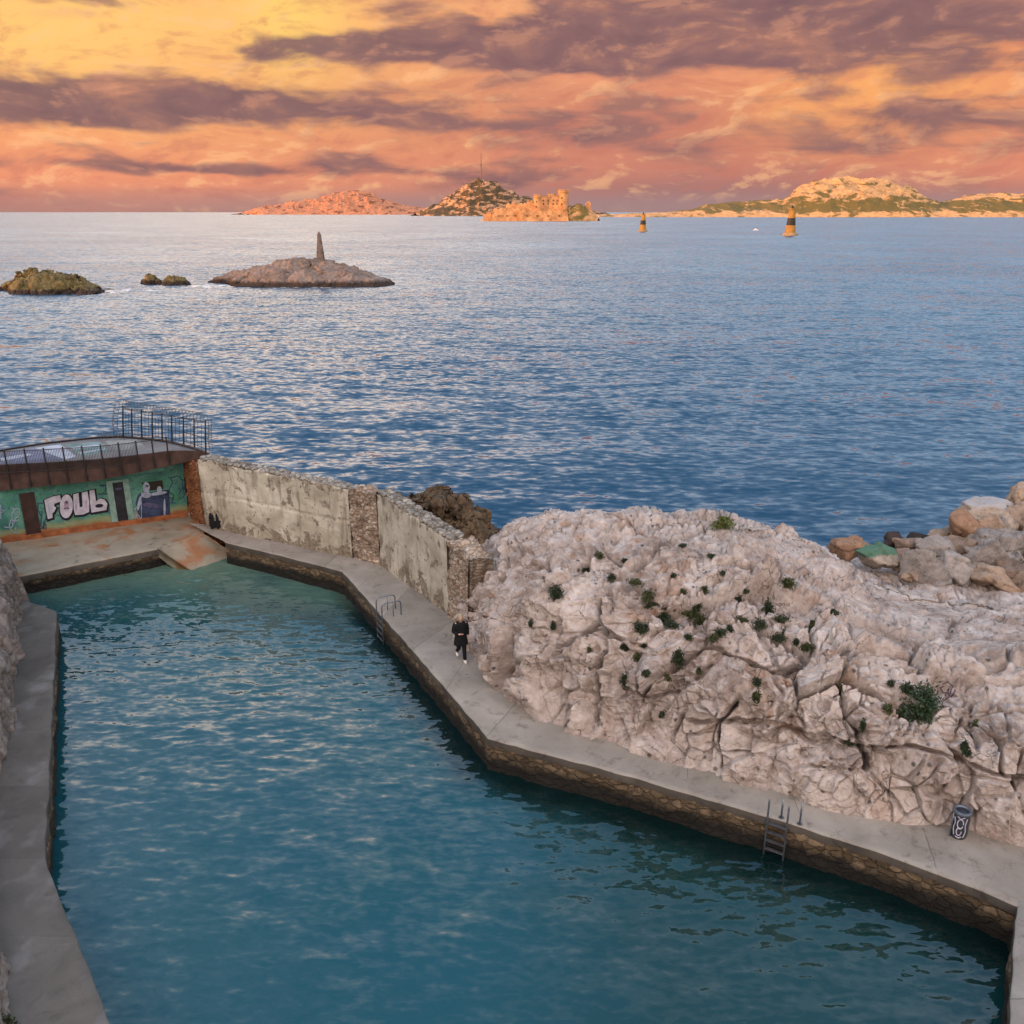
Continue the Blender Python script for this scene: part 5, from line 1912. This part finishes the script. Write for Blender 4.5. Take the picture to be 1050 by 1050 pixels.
# ------------------------------------------------------------------ boulders heaped at the right
def boulder(name, c, size, seed, mat, label, group, flat=0.72, rot=None):
    r = np.random.default_rng(seed)
    bm = bmesh.new(); bmesh.ops.create_icosphere(bm, subdivisions=5, radius=1)
    D = np.array([v.co[:] for v in bm.verts]); Fq = np.array([[v.index for v in f.verts] for f in bm.faces]); bm.free()
    N_ = r.normal(size=(12, 3)); N_ /= np.linalg.norm(N_, axis=1)[:, None]
    dist = r.uniform(0.55, 0.95, 12)
    dots = D @ N_.T
    k = np.where(dots > 0.05, dist[None] / np.maximum(dots, 0.05), 9.0)
    # soft minimum keeps the arrises worn
    rad = -np.log(np.exp(-60 * np.minimum(k, 3)).sum(axis=1) + 1e-60) / 60
    rad = np.clip(rad, 0.4, 1.15)
    P = D * rad[:, None]
    P = P * (1 + 0.06 * fbm(P * 2.2 + seed, 4, seed) - 0.04 * np.maximum(0, ridge(P * 3 + seed, 3, seed) - 0.5))[:, None]
    P = P * np.array(size)[None] / 2 * 1.12
    dn_ = D * (1.0 / np.maximum(0.3, np.linalg.norm(D, axis=1)))[:, None]
    P = P + dn_ * facets(P + seed * 3.7, 1.6, seed, 0.22, 0.05, 0.05, 0.07).sum(1)[:, None]
    a = rot if rot is not None else r.uniform(-0.5, 0.5)
    ca, sa = math.cos(a), math.sin(a)
    P = np.column_stack([P[:, 0] * ca - P[:, 2] * sa, P[:, 1], P[:, 0] * sa + P[:, 2] * ca])
    o = np_mesh(name, P + np.array(c), Fq, mat, origin=c)
    return tag(o, label, 'boulder', group)


BC = {'tan': (0.30, 0.215, 0.155), 'rust': (0.25, 0.150, 0.095), 'grey': (0.225, 0.195, 0.175), 'pale': (0.30, 0.265, 0.240), 'brown': (0.20, 0.145, 0.112), 'dark': (0.045, 0.030, 0.028), 'black': (0.035, 0.03, 0.03)}
BM = {k: boulder_mat('boulder_' + k, v) for k, v in BC.items()}
BM['green'] = boulder_mat('boulder_green_paint', (0.30, 0.25, 0.20), ((0.050, 0.135, 0.085), 0.05))
BM['whitetop'] = boulder_mat('boulder_pale_top', (0.32, 0.25, 0.19), ((0.34, 0.32, 0.32), 0.34))
BL = [  # u, v, width, height (survey units), distance, colour, label
    (868, 563, 34, 24, 31.6, 'rust', 'small rusty tan boulder at the left end of the heap, left of the green-painted one'),
    (900, 569, 40, 26, 31.0, 'green', 'rounded boulder with its top sprayed green'),
    (915, 556, 24, 14, 32.6, 'dark', 'dark maroon boulder behind the green-painted one'),
    (931, 561, 32, 18, 32.2, 'brown', 'brown boulder between the maroon one and the black one'),
    (948, 554, 26, 14, 33.2, 'black', 'blackish boulder near the waterline'),
    (963, 553, 26, 15, 33.2, 'tan', 'tan slab-like boulder beside the blackish one'),
    (926, 574, 22, 20, 31.0, 'brown', 'small brown boulder touching the right side of the green-painted one'),
    (948, 584, 38, 36, 30.3, 'grey', 'large grey boulder at the front of the heap, left of its pale grey neighbour'),
    (979, 583, 38, 32, 30.3, 'pale', 'large pale grey boulder at the front of the heap'),
    (957, 567, 34, 24, 31.6, 'grey', 'grey boulder behind the large grey front boulder'),
    (988, 544, 38, 32, 33.0, 'rust', 'orange-brown cracked boulder under the white-topped slab'),
    (1014, 528, 66, 30, 34.2, 'whitetop', 'broad tan slab with a pale whitish top, highest but one in the heap'),
    (1046, 513, 28, 26, 35.2, 'tan', 'topmost tan boulder at the right edge of the heap'),
    (984, 562, 42, 24, 31.8, 'brown', 'brown boulder in the middle of the heap, below the orange-brown one'),
    (1007, 570, 36, 30, 31.0, 'grey', 'angular grey boulder resting on the tan front slab'),
    (1030, 560, 46, 32, 31.8, 'grey', 'big grey-tan boulder overhanging on the right side of the heap'),
    (1017, 591, 46, 20, 29.9, 'tan', 'flat tan slab lying at the very front of the heap'),
    (1038, 584, 40, 24, 30.6, 'brown', 'brown boulder squeezed under the big grey-tan one'),
    (1051, 598, 24, 18, 29.7, 'tan', 'small tan boulder at the front right corner of the heap'),
    (1021, 547, 36, 22, 33.0, 'tan', 'tan boulder right below the white-topped slab'),
    (1049, 536, 36, 30, 33.6, 'tan', 'tan boulder below the topmost one at the right edge'),
    (1062, 560, 40, 32, 32.0, 'brown', 'brown boulder cut by the right edge of the picture'),
    (999, 553, 18, 14, 32.3, 'pale', 'small pale block wedged below the orange-brown cracked boulder'),
    (969, 573, 16, 13, 30.9, 'tan', 'small tan block between the two big grey front boulders'),
    (1003, 586, 18, 14, 30.2, 'pale', 'small pale block left of the flat tan front slab'),
    (966, 600, 16, 11, 29.6, 'grey', 'small grey stone lying in front of the two big grey boulders'),
    (935, 592, 15, 11, 30.0, 'tan', 'small tan stone left of the large grey front boulder'),
    (972, 546, 18, 12, 33.6, 'grey', 'small grey block behind the heap near the sea, left of the orange-brown boulder'),
    (1031, 538, 16, 12, 33.4, 'grey', 'small grey block right of the tan boulder below the white-topped slab'),
    (1040, 572, 16, 12, 31.0, 'pale', 'small pale stone under the big grey-tan overhanging boulder'),
    (1082, 528, 44, 36, 34.6, 'grey', 'grey boulder of the heap just beyond the right edge of the picture, upper row'),
    (1092, 560, 46, 36, 32.4, 'tan', 'tan boulder of the heap just beyond the right edge of the picture, middle row'),
    (1078, 592, 40, 26, 30.2, 'brown', 'brown boulder of the heap just beyond the right edge of the picture, lower row'),
    (1118, 584, 44, 34, 31.0, 'grey', 'grey boulder at the far end of the heap beyond the right edge of the picture'),
]
for k, (u, v, w, h, Y, colr, lab) in enumerate(BL):
    c = aty(u, v, Y)
    dist_ = math.sqrt(c[0] ** 2 + c[1] ** 2 + (CAM_Z - c[2]) ** 2)
    sx = w / 900 * dist_ * 0.90
    sz = h / 900 * dist_ * 0.98
    boulder('boulder', tuple(c), (sx * 1.06, max(sx, sz) * 0.8, sz * 1.05), 700 + k, BM[colr], lab, 'boulders heaped above the outcrop', rot=0.0 if colr in ('green', 'whitetop') else None)


# ------------------------------------------------------------------ plants on the rock
def leaf_cloud(name, c, nrm, size, n, mat, seed, parent=None, hang=0.0, origin=None):
    r = np.random.default_rng(seed)
    k = max(2, int(3 + 6 * max(size)))
    cen = r.normal(size=(k, 3)) * 0.24
    sg = r.uniform(0.16, 0.36, k)
    which = r.choice(k, n, p=sg ** 1.5 / (sg ** 1.5).sum())
    P = cen[which] + r.normal(size=(n, 3)) * sg[which][:, None]
    S = np.array(size) / 2
    P = P * S
    P[:, 2] -= hang * np.abs(P[:, 0])
    L = r.uniform(0.02, 0.055, n) * (0.7 + 0.8 * min(1.0, max(size)))
    d1 = r.normal(size=(n, 3)); d1 /= np.linalg.norm(d1, axis=1)[:, None]
    d2 = np.cross(d1, r.normal(size=(n, 3))); d2 /= np.linalg.norm(d2, axis=1)[:, None]
    C = np.array(c) + P
    V = np.stack([C - d1 * L[:, None], C + d2 * L[:, None] * 0.38, C + d1 * L[:, None], C - d2 * L[:, None] * 0.38], 1).reshape(-1, 3)
    Fq = np.arange(4 * n).reshape(n, 4)
    return np_mesh(name, V, Fq, mat, parent, smooth=False, origin=origin)


SMALL = [(570, 606, 20, 18), (627, 592, 12, 9), (664, 608, 16, 14), (680, 628, 16, 16), (658, 641, 18, 16), (718, 634, 18, 15), (714, 622, 12, 10), (641, 661, 12, 13), (652, 672, 12, 10), (696, 671, 15, 20), (641, 697, 12, 15), (684, 694, 10, 10),
         (567, 640, 8, 12), (788, 623, 12, 22), (807, 597, 20, 11), (778, 640, 18, 11), (798, 651, 18, 12), (827, 663, 18, 10), (740, 648, 14, 12), (748, 643, 10, 9), (732, 654, 12, 8), (756, 614, 12, 8), (776, 697, 10, 12), (775, 714, 9, 16), (931, 706, 14, 16),
         (861, 704, 9, 14), (910, 726, 12, 10), (987, 763, 8, 14), (678, 732, 8, 8), (614, 568, 12, 8), (544, 638, 6, 10), (668, 620, 22, 7), (706, 628, 20, 8), (640, 575, 10, 6), (660, 660, 9, 9), (722, 604, 8, 8), (741, 588, 8, 6), (764, 606, 10, 6), (700, 606, 9, 7), (816, 656, 10, 8), (690, 590, 8, 6), (1000, 742, 8, 12), (990, 770, 10, 8),
         (600, 584, 14, 6), (652, 596, 16, 6), (690, 640, 20, 7), (705, 652, 14, 8), (760, 634, 22, 7), (730, 570, 12, 5), (800, 634, 16, 7), (834, 640, 12, 6), (870, 760, 14, 6), (884, 742, 6, 14), (604, 664, 6, 12), (700, 560, 10, 5), (664, 690, 12, 8), (716, 686, 8, 10), (855, 628, 14, 5), (912, 700, 12, 7)]
for k, (u, v, w, h) in enumerate(SMALL):
    p, nr = on_rock(u, v + h * 0.2)
    if p is None: continue
    if nr.z < 0 and nr.y > 0: nr = -nr
    dist_ = (p - Vector((0, 0, CAM_Z))).length
    sw, sh = w / 900 * dist_ * 0.92, h / 900 * dist_ * 1.08
    ctr = p + Vector((0, -0.04, 0.05))
    o = leaf_cloud('rock_plant', tuple(ctr), nr, (sw, min(sw, 0.5), sh), int(220 + 2600 * sw * sh), (M_LEAF, M_LEAF, M_LEAF_O)[k % 3], 900 + k, origin=tuple(p))
    tag(o, 'small dark green tuft rooted in a crack of the limestone outcrop', 'rock plant', 'dark tufts in the cracks of the outcrop')
for (u, v, w, h, m_, lab, n) in ((942, 733, 38, 52, M_LEAF_B, 'large round dark green bush hanging on the right face of the outcrop', 4200), (741, 538, 30, 14, M_LEAF_Y, 'yellow-green bush on the top ridge of the outcrop', 1100), (12, 1040, 20, 16, M_LEAF, 'dark weedy plant at the edge of the left walkway in the bottom corner', 260)):
    p, nr = on_rock(u, v)
    for dv_ in (3, 6, 10, 14):
        if p is None and u > 400: p, nr = on_rock(u, v + dv_)
    if p is None:
        p = Vector(gnd(u, v + 6, WZ + 0.02))
    dist_ = (p - Vector((0, 0, CAM_Z))).length
    sw, sh = w / 900 * dist_, h / 900 * dist_
    root = thing('bush', lab, 'bush', tuple(p))
    ctr = p + Vector((0, -0.10, 0.12))
    leaf_cloud('foliage', tuple(ctr), nr, (sw, sw * 0.8, sh), n, m_, 990 + u, root, hang=0.25)
    mb = MB()
    rr = random.Random(u)
    for q in range(7):
        e_ = ctr + Vector((rr.uniform(-.4, .4) * sw, rr.uniform(-.4, .1) * sw, rr.uniform(-.3, .4) * sh))
        mb.tube([p, p.lerp(e_, .5) + Vector((0, 0, .04)), e_], [.014, .010, .004], 5)
    mb.build('stems', M_TWIG, root)

# little purple tag sprayed on the outcrop
pts = []
mb = MB()
for strokes in ([(966, 702), (972, 699), (977, 704), (974, 711), (967, 710), (964, 705), (969, 703)], [(970, 712), (966, 718), (972, 716), (978, 712), (980, 705)], [(962, 708), (960, 715), (966, 722)], [(972, 706), (973, 713), (977, 716)]):
    L_ = []
    for (u0, v0), (u1, v1) in zip(strokes[:-1], strokes[1:]):
        for q in range(4):
            p, nr = on_rock(u0 + (u1 - u0) * q / 4, v0 + (v1 - v0) * q / 4)
            if p is not None: L_.append(p)
    if len(L_) > 2: mb.tube(L_, 0.016, 5)
mb.build('graffiti', M_TAGPURP, outcrop)


# ------------------------------------------------------------------ obelisk on the islet
def obelisk():
    c = aty(329, 268, 213.5)
    z0 = c[2] - 0.5
    root = thing('obelisk', 'slender stone obelisk standing on the long bare islet', 'obelisk', (c[0], c[1], z0))
    def sq(w, z): return [(c[0] - w, c[1] - w, z), (c[0] + w, c[1] - w, z), (c[0] + w, c[1] + w, z), (c[0] - w, c[1] + w, z)]
    mb = MB(); mb.hexa(sq(1.12, z0 - .6), sq(1.05, z0 + 0.6)); mb.build('plinth', M_OBELISK, root, bevel=.06)
    mb = MB(); mb.hexa(sq(.82, z0 + 0.602), sq(.74, z0 + 2.4)); mb.build('lower_block', M_OBELISK, root, bevel=.05)
    mb = MB(); mb.hexa(sq(.78, z0 + 2.402), sq(.78, z0 + 2.62)); mb.build('band', M_OBELISK, root, bevel=.04)
    mb = MB(); mb.hexa(sq(.68, z0 + 2.622), sq(.36, z0 + 6.6)); mb.build('shaft', M_OBELISK, root, bevel=.05)
    mb = MB(); mb.hexa(sq(.36, z0 + 6.602), sq(0.05, z0 + 7.2)); mb.build('tip', M_OBELISK, root)


obelisk()


# ------------------------------------------------------------------ sea beacons
def beacon(u, vb, vt, wpx, label, f):
    c = gnd(u, vb, 0.0)
    top = aty(u, vt, c[1])[2]
    w = wpx / 950 * c[1]
    root = thing('sea_beacon', label, 'beacon', (c[0], c[1], 0), 'yellow and black beacons in the bay')
    H = top
    L = lambda prof: [(r_ * w / 2, z * H) for r_, z in prof]
    mb = MB(); mb.lathe(L([(1.35, -.1), (1.35, .06), (1.15, .085)]), tuple(c), 20); mb.build('base', simple('beacon_base_stone', (0.32, 0.22, 0.12), 0.9, var=0.3, scale=0.4, bump=0), root)
    mb = MB(); mb.lathe(L([(1.0, .087), (.80, f[0])]), tuple(c), 20); mb.build('lower_band', M_YELLOW, root, smooth=False)
    mb = MB(); mb.lathe(L([(.80, f[0] + .002), (.66, f[1])]), tuple(c), 20); mb.build('black_band', M_BEBLACK, root)
    mb = MB(); mb.lathe(L([(.66, f[1] + .002), (.52, .86), (.62, .862), (.62, .89)]), tuple(c), 20); mb.build('upper_band', M_YELLOW, root)
    mb = MB(); mb.lathe(L([(.20, .892), (.20, .95), (.02, 1.0)]), tuple(c), 12); mb.build('lantern', M_BEBLACK, root)


beacon(810, 241.5, 210.5, 11.5, 'larger yellow and black striped beacon tower, right of the other, off the big island', (0.34, 0.58))
beacon(659, 237.5, 217.5, 7.5, 'smaller yellow and black beacon tower, left of the other', (0.36, 0.58))


def boat():
    c = gnd(775, 236.5, 0.0)
    root = thing('motorboat', 'tiny white boat on the sea between the two beacons', 'boat', tuple(c))
    mb = MB()
    def sec(x, w, z0, z1): return [(c[0] + x, c[1] - w, c[2] + z1), (c[0] + x, c[1] - w * .5, c[2] + z0), (c[0] + x, c[1] + w * .5, c[2] + z0), (c[0] + x, c[1] + w, c[2] + z1)]
    S = [sec(-2.4, .9, -.2, .75), sec(0, 1.0, -.3, .8), sec(1.6, .75, -.2, .95), sec(2.7, .06, .3, 1.15)]
    for a, b in zip(S[:-1], S[1:]): mb.hexa(a, b)
    mb.build('hull', M_WHITE, root)
    mb = MB(); mb.hexa([(c[0] - 1.2, c[1] - .6, c[2] + .8), (c[0] + .8, c[1] - .6, c[2] + .8), (c[0] + .8, c[1] + .6, c[2] + .8), (c[0] - 1.2, c[1] + .6, c[2] + .8)], [(c[0] - 1.1, c[1] - .5, c[2] + 1.7), (c[0] + .3, c[1] - .5, c[2] + 1.7), (c[0] + .3, c[1] + .5, c[2] + 1.7), (c[0] - 1.1, c[1] + .5, c[2] + 1.7)])
    mb.build('cabin', M_WHITE, root)


boat()

# mast on the scrub-covered island
c = aty(493.5, 189, 4290)
mast = thing('radio_mast', 'tall thin mast on top of the scrub-covered island behind the castle', 'mast', tuple(c))
top = aty(493.5, 157, 4290)[2]
mb = MB(); mb.tube([(c[0], c[1], c[2] - 15), (c[0], c[1], lin(c[2], top, .5)), (c[0], c[1], top)], [3.4, 2.6, 1.2], 6); mb.build('mast_tube', M_MAST, mast)
mb = MB(); mb.box((c[0], c[1], lin(c[2], top, .62)), (7, 7, 6)); mb.build('antenna', M_MAST, mast)
mb = MB(); mb.box((c[0], c[1], c[2] + 2), (16, 12, 12)); mb.build('mast_hut', M_CASTLE, mast)


# ------------------------------------------------------------------ island castle
def castle():
    Y = 1780.0
    X = lambda u: aty(u, 220, Y)[0]
    Zt = lambda v, y=Y: aty(540, v, y)[2]
    root = thing('castle', 'ochre island castle with ramparts, a square keep and a tall round tower', 'castle', (X(545), Y, 0))
    mm = M_CASTLE

    def block(name, u0, u1, y0, y1, z0, z1, batter=1.5, cren=True, parent=root, step=6.0, mat=mm):
        mb = MB(); x0, x1 = X(u0), X(u1)
        mb.hexa([(x0 - batter, y0 - batter, z0), (x1 + batter, y0 - batter, z0), (x1 + batter, y1, z0), (x0 - batter, y1, z0)], [(x0, y0, z1), (x1, y0, z1), (x1, y1, z1), (x0, y1, z1)])
        if cren:
            n = int((x1 - x0) / step)
            for k in range(n):
                mb.box((x0 + (k + .5) * (x1 - x0) / max(1, n), y0 + 1.0, z1 + 1.2), ((x1 - x0) / max(1, n) * .55, 1.8, 2.6))
        return mb.build(name, mat, parent)
    zr = Zt(213.5)
    block('rampart', 506, 533, Y - 40, Y - 6, -1, Zt(214.5), 3, step=9)
    block('rampart', 533.2, 580, Y - 48, Y - 2, -1, Zt(216), 3, step=9)
    block('rampart', 497, 506, Y - 30, Y - 4, -1, Zt(219.5), 3, step=9)
    block('inner_wall', 519, 549, Y - 3, Y + 22, 2, Zt(209.5), 1.0, step=8)
    k = block('keep', 553, 576, Y + 0.5, Y + 44, 2, Zt(201.5), 1.0, step=6)
    for ux in (557, 562, 567, 571):
        for vv in (205.5, 209.0):
            mb = MB(); mb.box((X(ux), Y + 0.25, Zt(vv)), (1.6, 1.2, 3.0)); mb.build('window', M_SLOT, k)
    for u, r_, vt, y in ((551, 7.5, 200.3, Y + 2), (577.5, 9.8, 195.2, Y + 6), (566, 7.0, 199.5, Y + 40)):
        zt_ = Zt(vt)
        mb = MB(); cc = (X(u), y, 0)
        mb.lathe([(r_ * 1.08, 1), (r_, zt_ - 5), (r_ * 1.10, zt_ - 4), (r_ * 1.10, zt_ - 1)], cc, 24)
        for q in range(12):
            a = 2 * PI * q / 12
            mb.box((cc[0] + r_ * math.cos(a), y + r_ * math.sin(a), zt_ + .6), (2.6, 2.6, 3.2))
        t_ = mb.build('round_tower', mm, root, smooth=False)
        for vv in (0.55, 0.75):
            mb = MB(); mb.box((cc[0] - r_ * .35, y - r_ * .96, zt_ * vv), (1.6, 1.6, 3.2)); mb.build('window', M_SLOT, t_)
    block('gatehouse', 540, 546, Y - 2.5, Y + 14, 2, Zt(206.5), .6, step=5)
    for ux in (512, 520, 528, 540, 550, 561, 572):
        mb = MB(); mb.box((X(ux), (Y - 42.2) if ux < 533 else (Y - 50.4), 9.5), (1.8, 1.6, 2.4)); mb.build('embrasure', M_SLOT, root)
    block('bastion', 600.2, 605, Y - 8, Y + 8, 0, Zt(208), .8, step=5)


castle()
